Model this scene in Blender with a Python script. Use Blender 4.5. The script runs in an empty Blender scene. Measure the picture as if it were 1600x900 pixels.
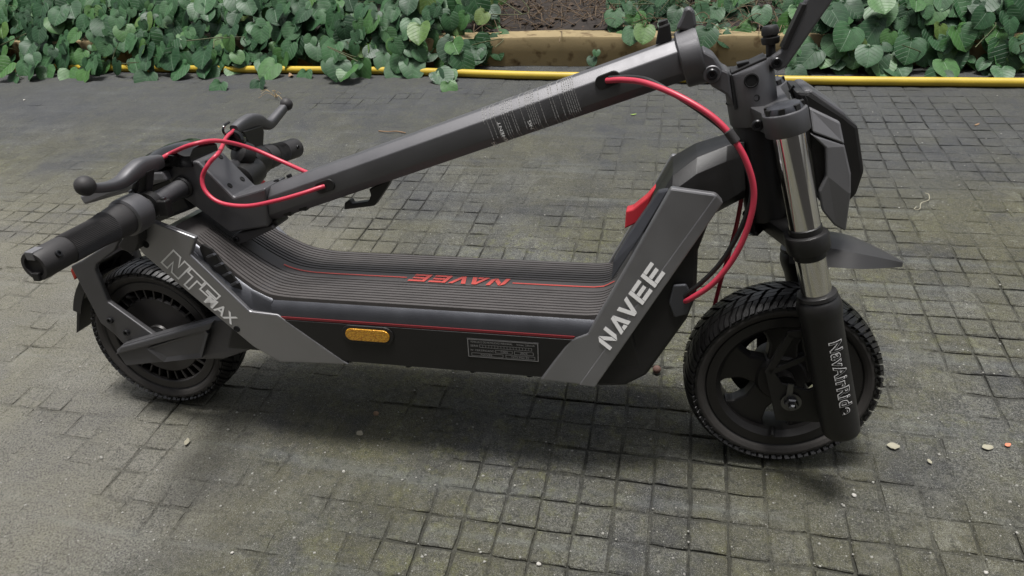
import bpy, bmesh, math, random
from mathutils import Vector, Matrix, noise
random.seed(7)
R_ = math.radians
scene = bpy.context.scene
C = scene.collection

# ------------------------------------------------------------------ camera, sky, sun, exposure
F_PX, PITCH, ROLL, CAM_H = 1109.737, R_(34.617), R_(-5.03), 0.83293
fwd = Vector((0, math.cos(PITCH), -math.sin(PITCH)))
r0 = Vector((1, 0, 0)); u0 = r0.cross(fwd)
cam_r = r0 * math.cos(ROLL) + u0 * math.sin(ROLL)
cam_u = u0 * math.cos(ROLL) - r0 * math.sin(ROLL)
cam_o = Vector((0, 0, CAM_H))
cd = bpy.data.cameras.new('camera')
cam = bpy.data.objects.new('camera', cd); C.objects.link(cam)
cam.matrix_world = Matrix(((cam_r.x, cam_u.x, -fwd.x, 0), (cam_r.y, cam_u.y, -fwd.y, 0), (cam_r.z, cam_u.z, -fwd.z, CAM_H), (0, 0, 0, 1)))
cd.sensor_width = 36; cd.lens = F_PX / 1600 * 36; cd.clip_start = 0.02; cd.clip_end = 500
scene.camera = cam

SUN_EL, SUN_AZ = R_(87), R_(-10)        # azimuth measured from +Y towards +X
world = bpy.data.worlds.new('World'); scene.world = world; world.use_nodes = True
wn = world.node_tree.nodes; wl = world.node_tree.links
sky = wn.new('ShaderNodeTexSky'); sky.sky_type = 'NISHITA'; sky.sun_disc = False
sky.sun_elevation = SUN_EL; sky.sun_rotation = SUN_AZ; sky.dust_density = 4; sky.air_density = 1.0
hs = wn.new('ShaderNodeHueSaturation'); hs.inputs['Saturation'].default_value = 0.28
wl.new(sky.outputs[0], hs.inputs['Color']); wl.new(hs.outputs[0], wn['Background'].inputs[0])
wn['Background'].inputs[1].default_value = 0.095
sd = bpy.data.lights.new('sun', 'SUN'); sd.energy = 3.0; sd.angle = R_(14); sd.color = (1, 0.98, 0.955)
sun = bpy.data.objects.new('sun', sd); C.objects.link(sun)
sv = Vector((math.sin(SUN_AZ) * math.cos(SUN_EL), math.cos(SUN_AZ) * math.cos(SUN_EL), math.sin(SUN_EL)))
sun.rotation_euler = sv.to_track_quat('Z', 'Y').to_euler()
vs = scene.view_settings
vs.view_transform = 'Standard'; vs.look = 'None'; vs.gamma = 1; vs.use_curve_mapping = False; vs.exposure = 0.62

# ------------------------------------------------------------------ scooter frame (x forward, y to the far side, z up, leaning on its stand)
PSI, PHI = R_(-14.216), R_(9.729)
RW, L = 0.13, 0.98893
O = Vector((-0.639 * .13 / .14, 1.042 * .13 / .14, 0))
ax = Vector((math.cos(PSI), math.sin(PSI), 0)); an = Vector((-math.sin(PSI), math.cos(PSI), 0)); az = Vector((0, 0, 1))
au = az * math.cos(PHI) + an * math.sin(PHI); ay = an * math.cos(PHI) - az * math.sin(PHI)
Cl = Vector(((cam_o - O).dot(ax), (cam_o - O).dot(ay), (cam_o - O).dot(au)))
def wray(px, py): return fwd + cam_r * ((px - 800) / F_PX) + cam_u * ((450 - py) / F_PX)
def at(px, py, X=None, Y=None, Z=None):            # a picture direction met with a known plane of the scooter
    d = wray(px, py); d = Vector((d.dot(ax), d.dot(ay), d.dot(au)))
    i, v = (0, X) if X is not None else (1, Y) if Y is not None else (2, Z)
    return Cl + d * ((v - Cl[i]) / d[i])
def ground(px, py, z=0.0):
    d = wray(px, py); return cam_o + d * ((z - CAM_H) / d.z)

# ------------------------------------------------------------------ materials
MATS = {}
def mat(name, col, rough=.5, metal=0., noise_amt=0., noise_scale=60., bump=0., bump_scale=400., spec=.5, coat=0., rough_var=.12):
    if name in MATS: return MATS[name]
    m = bpy.data.materials.new(name); m.use_nodes = True; MATS[name] = m
    nt = m.node_tree; b = nt.nodes['Principled BSDF']
    b.inputs['Base Color'].default_value = (*col, 1); b.inputs['Roughness'].default_value = rough
    b.inputs['Metallic'].default_value = metal; b.inputs['Specular IOR Level'].default_value = spec; b.inputs['Coat Weight'].default_value = coat
    tc = nt.nodes.new('ShaderNodeTexCoord')
    if noise_amt:
        n = nt.nodes.new('ShaderNodeTexNoise'); n.inputs['Scale'].default_value = noise_scale; n.inputs['Detail'].default_value = 6
        nt.links.new(tc.outputs['Object'], n.inputs['Vector'])
        mx = nt.nodes.new('ShaderNodeMix'); mx.data_type = 'RGBA'
        mx.inputs['A'].default_value = (*[c * (1 - noise_amt) for c in col], 1); mx.inputs['B'].default_value = (*[min(1, c * (1 + noise_amt)) for c in col], 1)
        nt.links.new(n.outputs['Fac'], mx.inputs['Factor']); nt.links.new(mx.outputs['Result'], b.inputs['Base Color'])
        mr = nt.nodes.new('ShaderNodeMapRange'); mr.inputs['To Min'].default_value = max(.02, rough - rough_var); mr.inputs['To Max'].default_value = min(1, rough + rough_var)
        nt.links.new(n.outputs['Fac'], mr.inputs['Value']); nt.links.new(mr.outputs[0], b.inputs['Roughness'])
    if bump:
        n2 = nt.nodes.new('ShaderNodeTexNoise'); n2.inputs['Scale'].default_value = bump_scale; n2.inputs['Detail'].default_value = 3
        nt.links.new(tc.outputs['Object'], n2.inputs['Vector'])
        bp = nt.nodes.new('ShaderNodeBump'); bp.inputs['Strength'].default_value = bump; bp.inputs['Distance'].default_value = .0006
        nt.links.new(n2.outputs['Fac'], bp.inputs['Height']); nt.links.new(bp.outputs[0], b.inputs['Normal'])
    return m
M_PAINT = mat('anthracite_paint', (.148, .146, .151), .56, .95, .10, 30, .25, 900)
M_BLACK = mat('black_plastic', (.0105, .0098, .0095), .44, 0, .25, 40, .3, 900)
M_GLOSS = mat('gloss_black', (.006, .006, .006), .08, 0)
M_GREY = mat('grey_cover_paint', (.315, .312, .320), .42, .85, .08, 25, .15, 1200)
M_LGREY = mat('pale_grey_plastic', (.17, .168, .174), .42, .35, .10, 25, .15, 900)
M_DARKB = mat('slate_plastic', (.075, .077, .086), .36, .6, .18, 30, .3, 900)
M_RUB = mat('deck_rubber', (.062, .056, .054), .55, 0, .22, 35, .35, 700)
M_TYRE = mat('tyre_rubber', (.0115, .011, .011), .40, 0, .4, 50, .3, 600, rough_var=.15)
M_DUST = mat('dusty_tyre_wall', (.045, .041, .038), .75, 0, .35, 45, .3, 600)
M_RIM = mat('rim_black', (.02, .0185, .018), .42, .2, .2, 40, .2, 900)
M_HUB = mat('hub_grey', (.048, .045, .044), .42, .4, .2, 40, .2, 900)
M_CHROME = mat('chrome', (.75, .73, .70), .09, 1., .05, 10, rough_var=.03)
M_STEEL = mat('bolt_steel', (.16, .16, .165), .3, 1.)
M_BOLT = mat('black_bolt', (.02, .02, .021), .32, .5)
M_RED = mat('red_cable', (.47, .035, .065), .40, 0, .06, 60)
M_TAG = mat('red_rubber_tag', (.60, .035, .05), .5, 0, .05, 60)
M_REDLINE = mat('red_print', (.52, .07, .055), .5, 0)
M_REDSTR = mat('dark_red_stripe', (.16, .016, .02), .45, 0)
M_WHITE = mat('white_print', (.84, .83, .81), .55)
M_FAINT = mat('grey_print', (.24, .235, .23), .55)
M_SOCK = mat('dark_socket', (.003, .003, .003), .9)
M_GRIP = mat('grip_rubber', (.026, .024, .024), .6, 0, .2, 60, .4, 800)

# ------------------------------------------------------------------ mesh helpers
def link(name, me, m, parent=None, smooth=False):
    o = bpy.data.objects.new(name, me); C.objects.link(o)
    if m: me.materials.append(m)
    if parent: o.parent = parent
    if smooth:
        for p in me.polygons: p.use_smooth = True
    return o
def bm_obj(name, bm, m, parent=None, smooth=False, recalc=True):
    if recalc: bmesh.ops.recalc_face_normals(bm, faces=bm.faces)
    me = bpy.data.meshes.new(name); bm.to_mesh(me); bm.free()
    return link(name, me, m, parent, smooth)
def bevel(bm, w, seg=2, ang=20):
    if w <= 0: return
    bmesh.ops.recalc_face_normals(bm, faces=bm.faces)
    es = [e for e in bm.edges if len(e.link_faces) == 2 and e.calc_face_angle(0) > R_(ang)]
    bmesh.ops.bevel(bm, geom=es, offset=w, segments=seg, profile=.5, affect='EDGES', clamp_overlap=True)
def prism_bm(front, off, bev=.002, seg=2):
    bm = bmesh.new()
    a = [bm.verts.new(p) for p in front]; b = [bm.verts.new(Vector(p) + Vector(off)) for p in front]
    bm.faces.new(a); bm.faces.new(b[::-1]); n = len(a)
    for i in range(n): bm.faces.new((a[i], b[i], b[(i + 1) % n], a[(i + 1) % n]))
    bevel(bm, bev, seg)
    return bm
def prism(name, front, off, m, parent, bev=.002, seg=2): return bm_obj(name, prism_bm(front, off, bev, seg), m, parent)
def xz(pts, y): return [Vector((x, y, z)) for x, z in pts]
def slab(name, pts, y0, y1, m, parent, bev=.002): return prism(name, xz(pts, y0), (0, y1 - y0, 0), m, parent, bev)
def loft_bm(secs, caps=True, closed=True):
    bm = bmesh.new(); rings = [[bm.verts.new(p) for p in s] for s in secs]; n = len(secs[0])
    for a, b in zip(rings, rings[1:]):
        for i in range(n if closed else n - 1): bm.faces.new((a[i], a[(i + 1) % n], b[(i + 1) % n], b[i]))
    if caps and closed: bm.faces.new(rings[0]); bm.faces.new(rings[-1][::-1])
    return bm
def spline(pts, k=10):
    pts = [Vector(p) for p in pts]; P = [2 * pts[0] - pts[1]] + pts + [2 * pts[-1] - pts[-2]]; out = []
    for i in range(1, len(P) - 2):
        for j in range(k):
            t = j / k; a, b, c, d = P[i - 1], P[i], P[i + 1], P[i + 2]
            out.append(.5 * ((2 * b) + (c - a) * t + (2 * a - 5 * b + 4 * c - d) * t * t + (3 * b - a - 3 * c + d) * t ** 3))
    return out + [pts[-1]]
def frames(path):
    res = []; up = None
    for i, p in enumerate(path):
        t = (path[min(i + 1, len(path) - 1)] - path[max(i - 1, 0)]).normalized()
        if up is None:
            up = Vector((0, 0, 1)) if abs(t.z) < .9 else Vector((1, 0, 0))
        s = t.cross(up).normalized(); up = s.cross(t).normalized(); res.append((p, s, up))
    return res
def tube_bm(path, rad, seg=12):
    if not callable(rad): rv = rad; rad = lambda u: rv
    n = len(path); secs = []
    for i, (p, s, u) in enumerate(frames(path)):
        r = rad(i / (n - 1)); secs.append([p + (s * math.cos(2 * math.pi * j / seg) + u * math.sin(2 * math.pi * j / seg)) * r for j in range(seg)])
    return loft_bm(secs)
def smooth_by_angle(o, deg=35):
    me = o.data
    for p in me.polygons: p.use_smooth = True
    bm = bmesh.new(); bm.from_mesh(me)
    for e in bm.edges:
        if len(e.link_faces) == 2 and e.calc_face_angle(0) > R_(deg): e.smooth = False
    bm.to_mesh(me); bm.free()
    return o
def tube(name, pts, rad, m, parent, seg=12, k=10, sm=True):
    path = spline(pts, k) if sm else [Vector(p) for p in pts]
    return smooth_by_angle(bm_obj(name, tube_bm(path, rad, seg), m, parent), 40)
def basis(axis):
    a = Vector(axis).normalized(); s = a.cross(Vector((0, 0, 1)) if abs(a.z) < .9 else Vector((1, 0, 0))).normalized()
    return a, s, a.cross(s)
def lathe_bm(o, axis, prof, seg=32, closed=False):          # prof: (radius, distance along axis)
    a, s, t = basis(axis); o = Vector(o); bm = bmesh.new(); rings = []
    for r, h in prof:
        rings.append([bm.verts.new(o + a * h + (s * math.cos(2 * math.pi * j / seg) + t * math.sin(2 * math.pi * j / seg)) * r) for j in range(seg)])
    pr = list(zip(rings, rings[1:])) + ([(rings[-1], rings[0])] if closed else [])
    for A, B in pr:
        for j in range(seg): bm.faces.new((A[j], A[(j + 1) % seg], B[(j + 1) % seg], B[j]))
    if not closed: bm.faces.new(rings[0]); bm.faces.new(rings[-1])
    return bm
def lathe(name, o, axis, prof, m, parent, seg=32, closed=False, ang=35):
    return smooth_by_angle(bm_obj(name, lathe_bm(o, axis, prof, seg, closed), m, parent), ang)
def box_bm(c, half, rot=None, bev=.002):
    bm = bmesh.new(); bmesh.ops.create_cube(bm, size=2)
    mm = Matrix.Translation(Vector(c)) @ (rot.to_4x4() if rot else Matrix()) @ Matrix.Diagonal((*half, 1))
    bmesh.ops.transform(bm, matrix=mm, verts=bm.verts); bevel(bm, bev)
    return bm
def box(name, c, half, m, parent, rot=None, bev=.002): return bm_obj(name, box_bm(c, half, rot, bev), m, parent)
def screw(name, p, nrm, r, parent, m=None, hexr=True):
    a = Vector(nrm).normalized()
    o = lathe(name, p, a, [(r, -.003), (r, .0012), (r * .82, .0024), (r * .5, .0024), (r * .46, .0005), (.0002, .0005)], m or M_BOLT, parent, 16)
    return o
def hole(name, p, nrm, r, parent):                       # a recessed dark socket with its raised lip
    a = Vector(nrm).normalized()
    return lathe(name, p, a, [(r * 1.25, -.001), (r * 1.25, .0004), (r, .0009), (r * .96, .0004), (.0002, .0004)], M_SOCK, parent, 16)
def text_pts(s, offset=0.0, shear=0.0, spacing=1.0, ref=None):
    cu = bpy.data.curves.new('text', 'FONT'); cu.body = s; cu.size = 1; cu.offset = offset; cu.shear = shear; cu.space_character = spacing; cu.resolution_u = 4
    ob = bpy.data.objects.new('text', cu); C.objects.link(ob)
    dg = bpy.context.evaluated_depsgraph_get(); me = bpy.data.meshes.new_from_object(ob.evaluated_get(dg))
    V = [v.co.copy() for v in me.vertices]; Fc = [list(p.vertices) for p in me.polygons]
    bpy.data.objects.remove(ob); bpy.data.curves.remove(cu); bpy.data.meshes.remove(me)
    x0 = min(v.x for v in V); x1 = max(v.x for v in V); y0 = min(v.y for v in V); y1 = max(v.y for v in V)
    if ref is not None:
        if ref: x0, x1, y0, y1 = ref
        else: ref.extend((x0, x1, y0, y1))
    return [((v.x - x0) / (x1 - x0), (v.y - y0) / (y1 - y0)) for v in V], Fc
def decal(name, V, Fc, fn, m, parent):                   # flat print: fn maps (u, v) to the surface
    me = bpy.data.meshes.new(name); me.from_pydata([fn(u, v) for u, v in V], [], Fc); me.update()
    return link(name, me, m, parent)
def finer(V, Fc, n=2):                                   # split a flat print so that it can wrap a round face
    bm = bmesh.new(); vs_ = [bm.verts.new((u, v, 0)) for u, v in V]
    for f in Fc:
        try: bm.faces.new([vs_[i] for i in f])
        except ValueError: pass
    bmesh.ops.triangulate(bm, faces=bm.faces)
    for _ in range(n):
        es = [e for e in bm.edges if abs(e.verts[0].co.y - e.verts[1].co.y) > .12]
        bmesh.ops.subdivide_edges(bm, edges=es, cuts=1); bmesh.ops.triangulate(bm, faces=bm.faces)
    bm.verts.index_update(); V2 = [(v.co.x, v.co.y) for v in bm.verts]; F2 = [[v.index for v in f.verts] for f in bm.faces]; bm.free()
    return V2, F2
def planar(o, ux, uy, lift): return lambda u, v: o + ux * u + uy * v + lift
# block capitals of the maker's wordmark, polygons in a 5 x 1 strip
def wordmark():
    V, Fc = [], []
    def poly(pts, x0, w):
        b = len(V); V.extend([((x0 + p[0] * w) / 4.60, p[1]) for p in pts]); Fc.append(list(range(b, b + len(pts))))
    w = .80
    x = 0     # N, cut on the slant
    poly([(0, 0), (.24, 0), (.24, 1), (0, .78)], x, w); poly([(.76, 0), (1, .22), (1, 1), (.76, 1)], x, w); poly([(.28, 1), (.28, .62), (.72, 0), (.72, .38)], x, w)
    x = .93   # A without crossbar ends
    poly([(0, 0), (.26, 0), (.62, 1), (.38, 1)], x, w); poly([(.74, 0), (1, 0), (.64, 1), (.50, .68)], x, w); poly([(.40, .22), (.60, .22), (.68, 0), (.32, 0)], x, w)
    x = 1.72
    poly([(0, 1), (.26, 1), (.62, 0), (.38, 0)], x, w); poly([(.74, 1), (1, 1), (.64, 0), (.50, .32)], x, w)
    for x in (2.66, 3.62):
        poly([(0, 0), (.24, 0), (.24, 1), (0, 1)], x, w)
        for y in (0, .39, .78): poly([(.26, y), (1 if y != .39 else .92, y), (1 if y != .39 else .92, y + .22), (.26, y + .22)], x, w)
    return V, Fc
def ribbon(V, Fc, pts, wid):                             # outline lettering: closed polyline drawn as a strip
    n = len(pts)
    P = [Vector((*p, 0)) for p in pts]; b = len(V)
    for i in range(n):
        d0 = (P[i] - P[i - 1]).normalized(); d1 = (P[(i + 1) % n] - P[i]).normalized()
        n0 = Vector((-d0.y, d0.x, 0)); n1 = Vector((-d1.y, d1.x, 0)); mm = (n0 + n1); mm = mm / max(.3, mm.length_squared / 2) if mm.length > .05 else n1
        V.append(tuple((P[i] + mm * wid / 2)[:2])); V.append(tuple((P[i] - mm * wid / 2)[:2]))
    for i in range(n):
        j = (i + 1) % n; Fc.append([b + 2 * i, b + 2 * j, b + 2 * j + 1, b + 2 * i + 1])

def tag(o, label, cat, group=None, kind=None):
    if label: o['label'] = label
    if cat: o['category'] = cat
    if group: o['group'] = group
    if kind: o['kind'] = kind
    return o

# ------------------------------------------------------------------ ground of rubber paving blocks
def nz(p, s, o=0.0): return noise.noise(Vector((p[0] * s + o, p[1] * s - o, o * .37)))
def ground_mat():
    m = bpy.data.materials.new('weathered_paving'); m.use_nodes = True; nt = m.node_tree; nd = nt.nodes; lk = nt.links
    b = nd['Principled BSDF']; geo = nd.new('ShaderNodeNewGeometry'); pos = geo.outputs['Position']
    mp = nd.new('ShaderNodeMapping'); mp.inputs['Rotation'].default_value = (0, 0, R_(15.5)); lk.new(pos, mp.inputs['Vector'])
    def N(scale, detail=6, rough=.6, vec=None, off=(0, 0, 0), sc=(1, 1, 1)):
        q = nd.new('ShaderNodeMapping'); q.inputs['Location'].default_value = off; q.inputs['Scale'].default_value = sc; lk.new(vec or mp.outputs[0], q.inputs['Vector'])
        n = nd.new('ShaderNodeTexNoise'); n.inputs['Scale'].default_value = scale; n.inputs['Detail'].default_value = detail; n.inputs['Roughness'].default_value = rough
        lk.new(q.outputs[0], n.inputs['Vector']); return n.outputs['Fac']
    def ramp(fac, a, bb):
        r = nd.new('ShaderNodeMapRange'); r.interpolation_type = 'SMOOTHSTEP'; r.inputs['From Min'].default_value = a; r.inputs['From Max'].default_value = bb; lk.new(fac, r.inputs['Value']); return r.outputs[0]
    def mix(fac, a, bb, amt=1.0):
        x = nd.new('ShaderNodeMix'); x.data_type = 'RGBA'
        if amt != 1.0:
            mm = nd.new('ShaderNodeMath'); mm.operation = 'MULTIPLY'; mm.inputs[1].default_value = amt; lk.new(fac, mm.inputs[0]); fac = mm.outputs[0]
        lk.new(fac, x.inputs['Factor'])
        for k, v in (('A', a), ('B', bb)):
            if isinstance(v, tuple): x.inputs[k].default_value = (*v, 1)
            else: lk.new(v, x.inputs[k])
        return x.outputs['Result']
    fine = N(330, 4, .7); grain = N(1100, 2, .6, off=(3, 1, 0)); grain2 = N(700, 2, .5, off=(7, 5, 1))
    col = mix(ramp(fine, .40, .62), (.030, .031, .029), (.128, .127, .112))
    big = N(1.6, 10, .72, off=(5, 2, 0)); med = N(7, 9, .74, off=(1, 8, 0)); sml = N(28, 6, .7, off=(9, 3, 0))
    dark = N(2.6, 10, .74, off=(15, 3, 8)); col = mix(ramp(dark, .42, .62), col, (.030, .032, .037), .72)             # damp, darker areas
    col = mix(ramp(big, .36, .60), col, (.068, .064, .032), .82)                    # olive algae film
    col = mix(ramp(med, .52, .74), col, (.20, .20, .175), .5)                    # dry dust
    col = mix(ramp(sml, .60, .72), col, (.26, .26, .21), .5)                    # small pale scabs
    moss = N(34, 8, .75, off=(2, 4, 3)); mossb = N(1.1, 3, .5, off=(8, 1, 2))
    mm = nd.new('ShaderNodeMath'); mm.operation = 'MULTIPLY'; lk.new(ramp(moss, .47, .66), mm.inputs[0]); lk.new(ramp(mossb, .40, .58), mm.inputs[1])
    col = mix(mm.outputs[0], col, (.12, .122, .042), .60)                          # yellow-green moss
    blot = N(4.2, 10, .72, off=(12, 7, 5)); col = mix(ramp(blot, .51, .66), col, (.024, .025, .029), .80)   # black stains
    streak = N(9, 5, .6, off=(4, 6, 2), sc=(.18, 2.6, 1)); col = mix(ramp(streak, .52, .72), col, (.115, .122, .115), .5)
    col = mix(ramp(grain, .58, .68), col, (.36, .36, .33), .75)                      # pale grains
    col = mix(ramp(grain2, .57, .67), col, (.010, .010, .010), .8)                  # pores
    rough_n = N(95, 5, .75, off=(6, 6, 4)); col = mix(ramp(rough_n, .50, .66), col, (.020, .020, .018), .62)        # crumbled, pitted surface
    rough_p = N(70, 5, .75, off=(1, 9, 7)); col = mix(ramp(rough_p, .56, .70), col, (.19, .188, .165), .40)
    cv = nd.new('ShaderNodeVectorMath'); cv.operation = 'SUBTRACT'; cv.inputs[1].default_value = (.053, .605, 0); lk.new(pos, cv.inputs[0])
    rt = nd.new('ShaderNodeVectorRotate'); rt.rotation_type = 'Z_AXIS'; rt.inputs['Angle'].default_value = R_(15.3); lk.new(cv.outputs[0], rt.inputs['Vector'])
    sc_ = nd.new('ShaderNodeVectorMath'); sc_.operation = 'SCALE'; sc_.inputs['Scale'].default_value = 1 / .0515; lk.new(rt.outputs[0], sc_.inputs[0])
    zm = nd.new('ShaderNodeVectorMath'); zm.operation = 'MULTIPLY'; zm.inputs[1].default_value = (1, 1, 0); lk.new(sc_.outputs[0], zm.inputs[0])
    fl = nd.new('ShaderNodeVectorMath'); fl.operation = 'FLOOR'; lk.new(zm.outputs[0], fl.inputs[0])
    wn_ = nd.new('ShaderNodeTexWhiteNoise'); wn_.noise_dimensions = '2D'; lk.new(fl.outputs[0], wn_.inputs['Vector'])
    tone = nd.new('ShaderNodeMapRange'); tone.inputs['To Min'].default_value = .86; tone.inputs['To Max'].default_value = 1.13; lk.new(wn_.outputs['Value'], tone.inputs['Value'])
    tm = nd.new('ShaderNodeMix'); tm.data_type = 'RGBA'; tm.blend_type = 'MULTIPLY'; tm.inputs['Factor'].default_value = 1; lk.new(col, tm.inputs['A']); lk.new(tone.outputs[0], tm.inputs['B']); col = tm.outputs['Result']
    sy = nd.new('ShaderNodeSeparateXYZ'); lk.new(rt.outputs[0], sy.inputs[0]); dn_ = N(3.0, 6, .6, off=(21, 4, 1))
    ad = nd.new('ShaderNodeMath'); ad.operation = 'MULTIPLY_ADD'; ad.inputs[1].default_value = 1.4; lk.new(dn_, ad.inputs[0]); lk.new(sy.outputs[1], ad.inputs[2])
    col = mix(ramp(ad.outputs[0], 1.45, 2.35), col, (.040, .043, .049), .62)         # damp strip along the planted bed
    dx = nd.new('ShaderNodeMath'); dx.operation = 'MULTIPLY_ADD'; dx.inputs[1].default_value = .9; lk.new(dn_, dx.inputs[0]); lk.new(sy.outputs[0], dx.inputs[2])
    dl = nd.new('ShaderNodeMath'); dl.operation = 'MULTIPLY'; lk.new(ramp(dx.outputs[0], .05, -.40), dl.inputs[0]); lk.new(ramp(sy.outputs[1], 1.2, .5), dl.inputs[1])
    dm = nd.new('ShaderNodeMath'); dm.operation = 'MULTIPLY'; lk.new(dl.outputs[0], dm.inputs[0]); lk.new(ramp(fine, .30, .60), dm.inputs[1])
    col = mix(dm.outputs[0], col, (.215, .203, .172), .55)                           # dry, dusty corner
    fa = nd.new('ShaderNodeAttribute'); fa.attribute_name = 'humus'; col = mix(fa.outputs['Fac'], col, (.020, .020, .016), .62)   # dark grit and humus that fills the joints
    lk.new(col, b.inputs['Base Color'])
    rr = nd.new('ShaderNodeMapRange'); rr.inputs['To Min'].default_value = .62; rr.inputs['To Max'].default_value = .95; lk.new(med, rr.inputs['Value']); lk.new(rr.outputs[0], b.inputs['Roughness'])
    b.inputs['Specular IOR Level'].default_value = .35
    bp = nd.new('ShaderNodeBump'); bp.inputs['Strength'].default_value = .9; bp.inputs['Distance'].default_value = .0022; lk.new(fine, bp.inputs['Height'])
    bp2 = nd.new('ShaderNodeBump'); bp2.inputs['Strength'].default_value = .7; bp2.inputs['Distance'].default_value = .004; lk.new(rough_n, bp2.inputs['Height']); lk.new(bp.outputs[0], bp2.inputs['Normal'])
    lk.new(bp2.outputs[0], b.inputs['Normal'])
    return m
M_GROUND = ground_mat()
TA = R_(-15.3); te = Vector((math.cos(TA), math.sin(TA), 0)); tg = Vector((-math.sin(TA), math.cos(TA), 0))
TO = Vector((0.053, 0.605, 0)); PIT = 0.0515
def fill(p):            # how far grit fills the joints: 0 open, 1 level
    q = (p[0], p[1])
    v = .56 + .62 * nz(q, 2.3, 3.1) + .70 * nz(q, 11.0, 5.2)
    cl = lambda z: max(0.0, min(1.0, z))
    v += .45 * cl((p[1] - 1.65) / .6) + .18 * cl((-.15 - p[0]) / .4) - .45 * cl((.80 - p[1]) / .12) * cl((p[0] + .30) / .15) * cl((.5 - p[0]) / .2) - .12 * cl((p[0] - .1) / .3)
    return max(0.0, min(.93 + .12 * cl(nz(q, 5.0, 9.7) * 2 + .2) + .1 * cl((p[1] - 1.9) / .4), v))
def nonuni(lo, hi, step, far):
    a = []; x = lo
    while x <= hi: a.append(x); x += step
    s = step; x = lo; pre = []
    while x > -far: s *= 1.6; x -= s; pre.append(x)
    s = step; x = a[-1]; post = []
    while x < far: s *= 1.6; x += s; post.append(x)
    return pre[::-1] + a + post
xs = nonuni(-2.3, 2.0, .0125, 40); ys = nonuni(.30, 3.25, .0125, 40)
gv = []
for y in ys:
    for x in xs:
        fine = -2.4 < x < 2.1 and .2 < y < 3.3
        gv.append((x, y, (-.0052 + .0053 * fill((x, y)) + .0006 * nz((x, y), 40, 1)) if fine else -.003))
nx = len(xs); gf = [(j * nx + i, j * nx + i + 1, (j + 1) * nx + i + 1, (j + 1) * nx + i) for j in range(len(ys) - 1) for i in range(nx - 1)]
me = bpy.data.meshes.new('ground'); me.from_pydata(gv, [], gf); me.update()
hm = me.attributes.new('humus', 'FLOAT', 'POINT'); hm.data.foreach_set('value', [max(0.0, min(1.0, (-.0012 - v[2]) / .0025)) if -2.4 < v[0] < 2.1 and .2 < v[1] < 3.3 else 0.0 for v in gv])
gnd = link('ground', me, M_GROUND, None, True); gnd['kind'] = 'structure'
# one block: a slightly rounded, uneven cushion
def block_geo(seed):
    rr = random.Random(seed); g = .0013 + rr.random() * .0014; h = PIT / 2 - g; V = []; n = 5
    us = [-1, -.93, 0, .93, 1]
    for j in range(n):
        for i in range(n):
            e = max(abs(us[i]), abs(us[j])); z = 0 if e < .9 else (-.0006 if e < .95 else -.0022)
            jit = .0011 if e > .9 else .001
            V.append((us[i] * h + rr.uniform(-jit, jit), us[j] * h + rr.uniform(-jit, jit), z + rr.uniform(-.0005, .0005)))
    Fc = [(j * n + i, j * n + i + 1, (j + 1) * n + i + 1, (j + 1) * n + i) for j in range(n - 1) for i in range(n - 1)]
    per = [i for i in range(n)] + [j * n + n - 1 for j in range(1, n)] + [(n - 1) * n + i for i in range(n - 2, -1, -1)] + [j * n for j in range(n - 2, 0, -1)]
    b = len(V)
    for k in per: V.append((V[k][0], V[k][1], -.010))
    m_ = len(per)
    for k in range(m_): Fc.append((per[(k + 1) % m_], per[k], b + k, b + (k + 1) % m_))
    return V, Fc
GEO = [block_geo(100 + k) for k in range(8)]
BME = []
for V, Fc in GEO:
    me = bpy.data.meshes.new('paving_block'); me.from_pydata(V, [], Fc); me.update(); me.materials.append(M_GROUND); BME.append(me)
def pix(P):
    d = Vector(P) - cam_o; w = d.dot(fwd)
    return (800 + F_PX * d.dot(cam_r) / w, 450 - F_PX * d.dot(cam_u) / w) if w > .05 else (-9999, -9999)
cells = []
for i in range(-64, 52):
    for j in range(-14, 64):
        p = TO + te * ((i + .5) * PIT) + tg * ((j + .5) * PIT)
        x, y = pix(p)
        if -260 < x < 1860 and 60 < y < 1080: cells.append((p, i, j, 0 <= x <= 1600 and 0 <= y <= 900))
cells.sort(key=lambda c: (c[0] - cam_o).length)
rv, rf = [], []; cnt = 0
rb = random.Random(5)
for p, i, j, vis in cells:
    k = rb.randrange(8); dz = rb.uniform(-.0009, .0007); q = (Matrix.Translation(p + Vector((0, 0, dz))) @ Matrix.Rotation(TA + rb.choice((0, 1, 2, 3)) * math.pi / 2 + rb.uniform(-.012, .012), 4, 'Z') @ Matrix.Rotation(rb.uniform(-.012, .012), 4, 'X') @ Matrix.Rotation(rb.uniform(-.012, .012), 4, 'Y'))
    if vis and cnt < 300:
        o = bpy.data.objects.new('paving_block', BME[k]); C.objects.link(o); o.parent = gnd; o.matrix_local = q; cnt += 1
    else:
        b = len(rv); V, Fc = GEO[k]; rv += [tuple(q @ Vector(v)) for v in V]; rf += [tuple(b + t for t in fc) for fc in Fc]
me = bpy.data.meshes.new('paving_blocks'); me.from_pydata(rv, [], rf); me.update()
o = link('paving_blocks', me, M_GROUND, gnd); o['kind'] = 'stuff'

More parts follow.
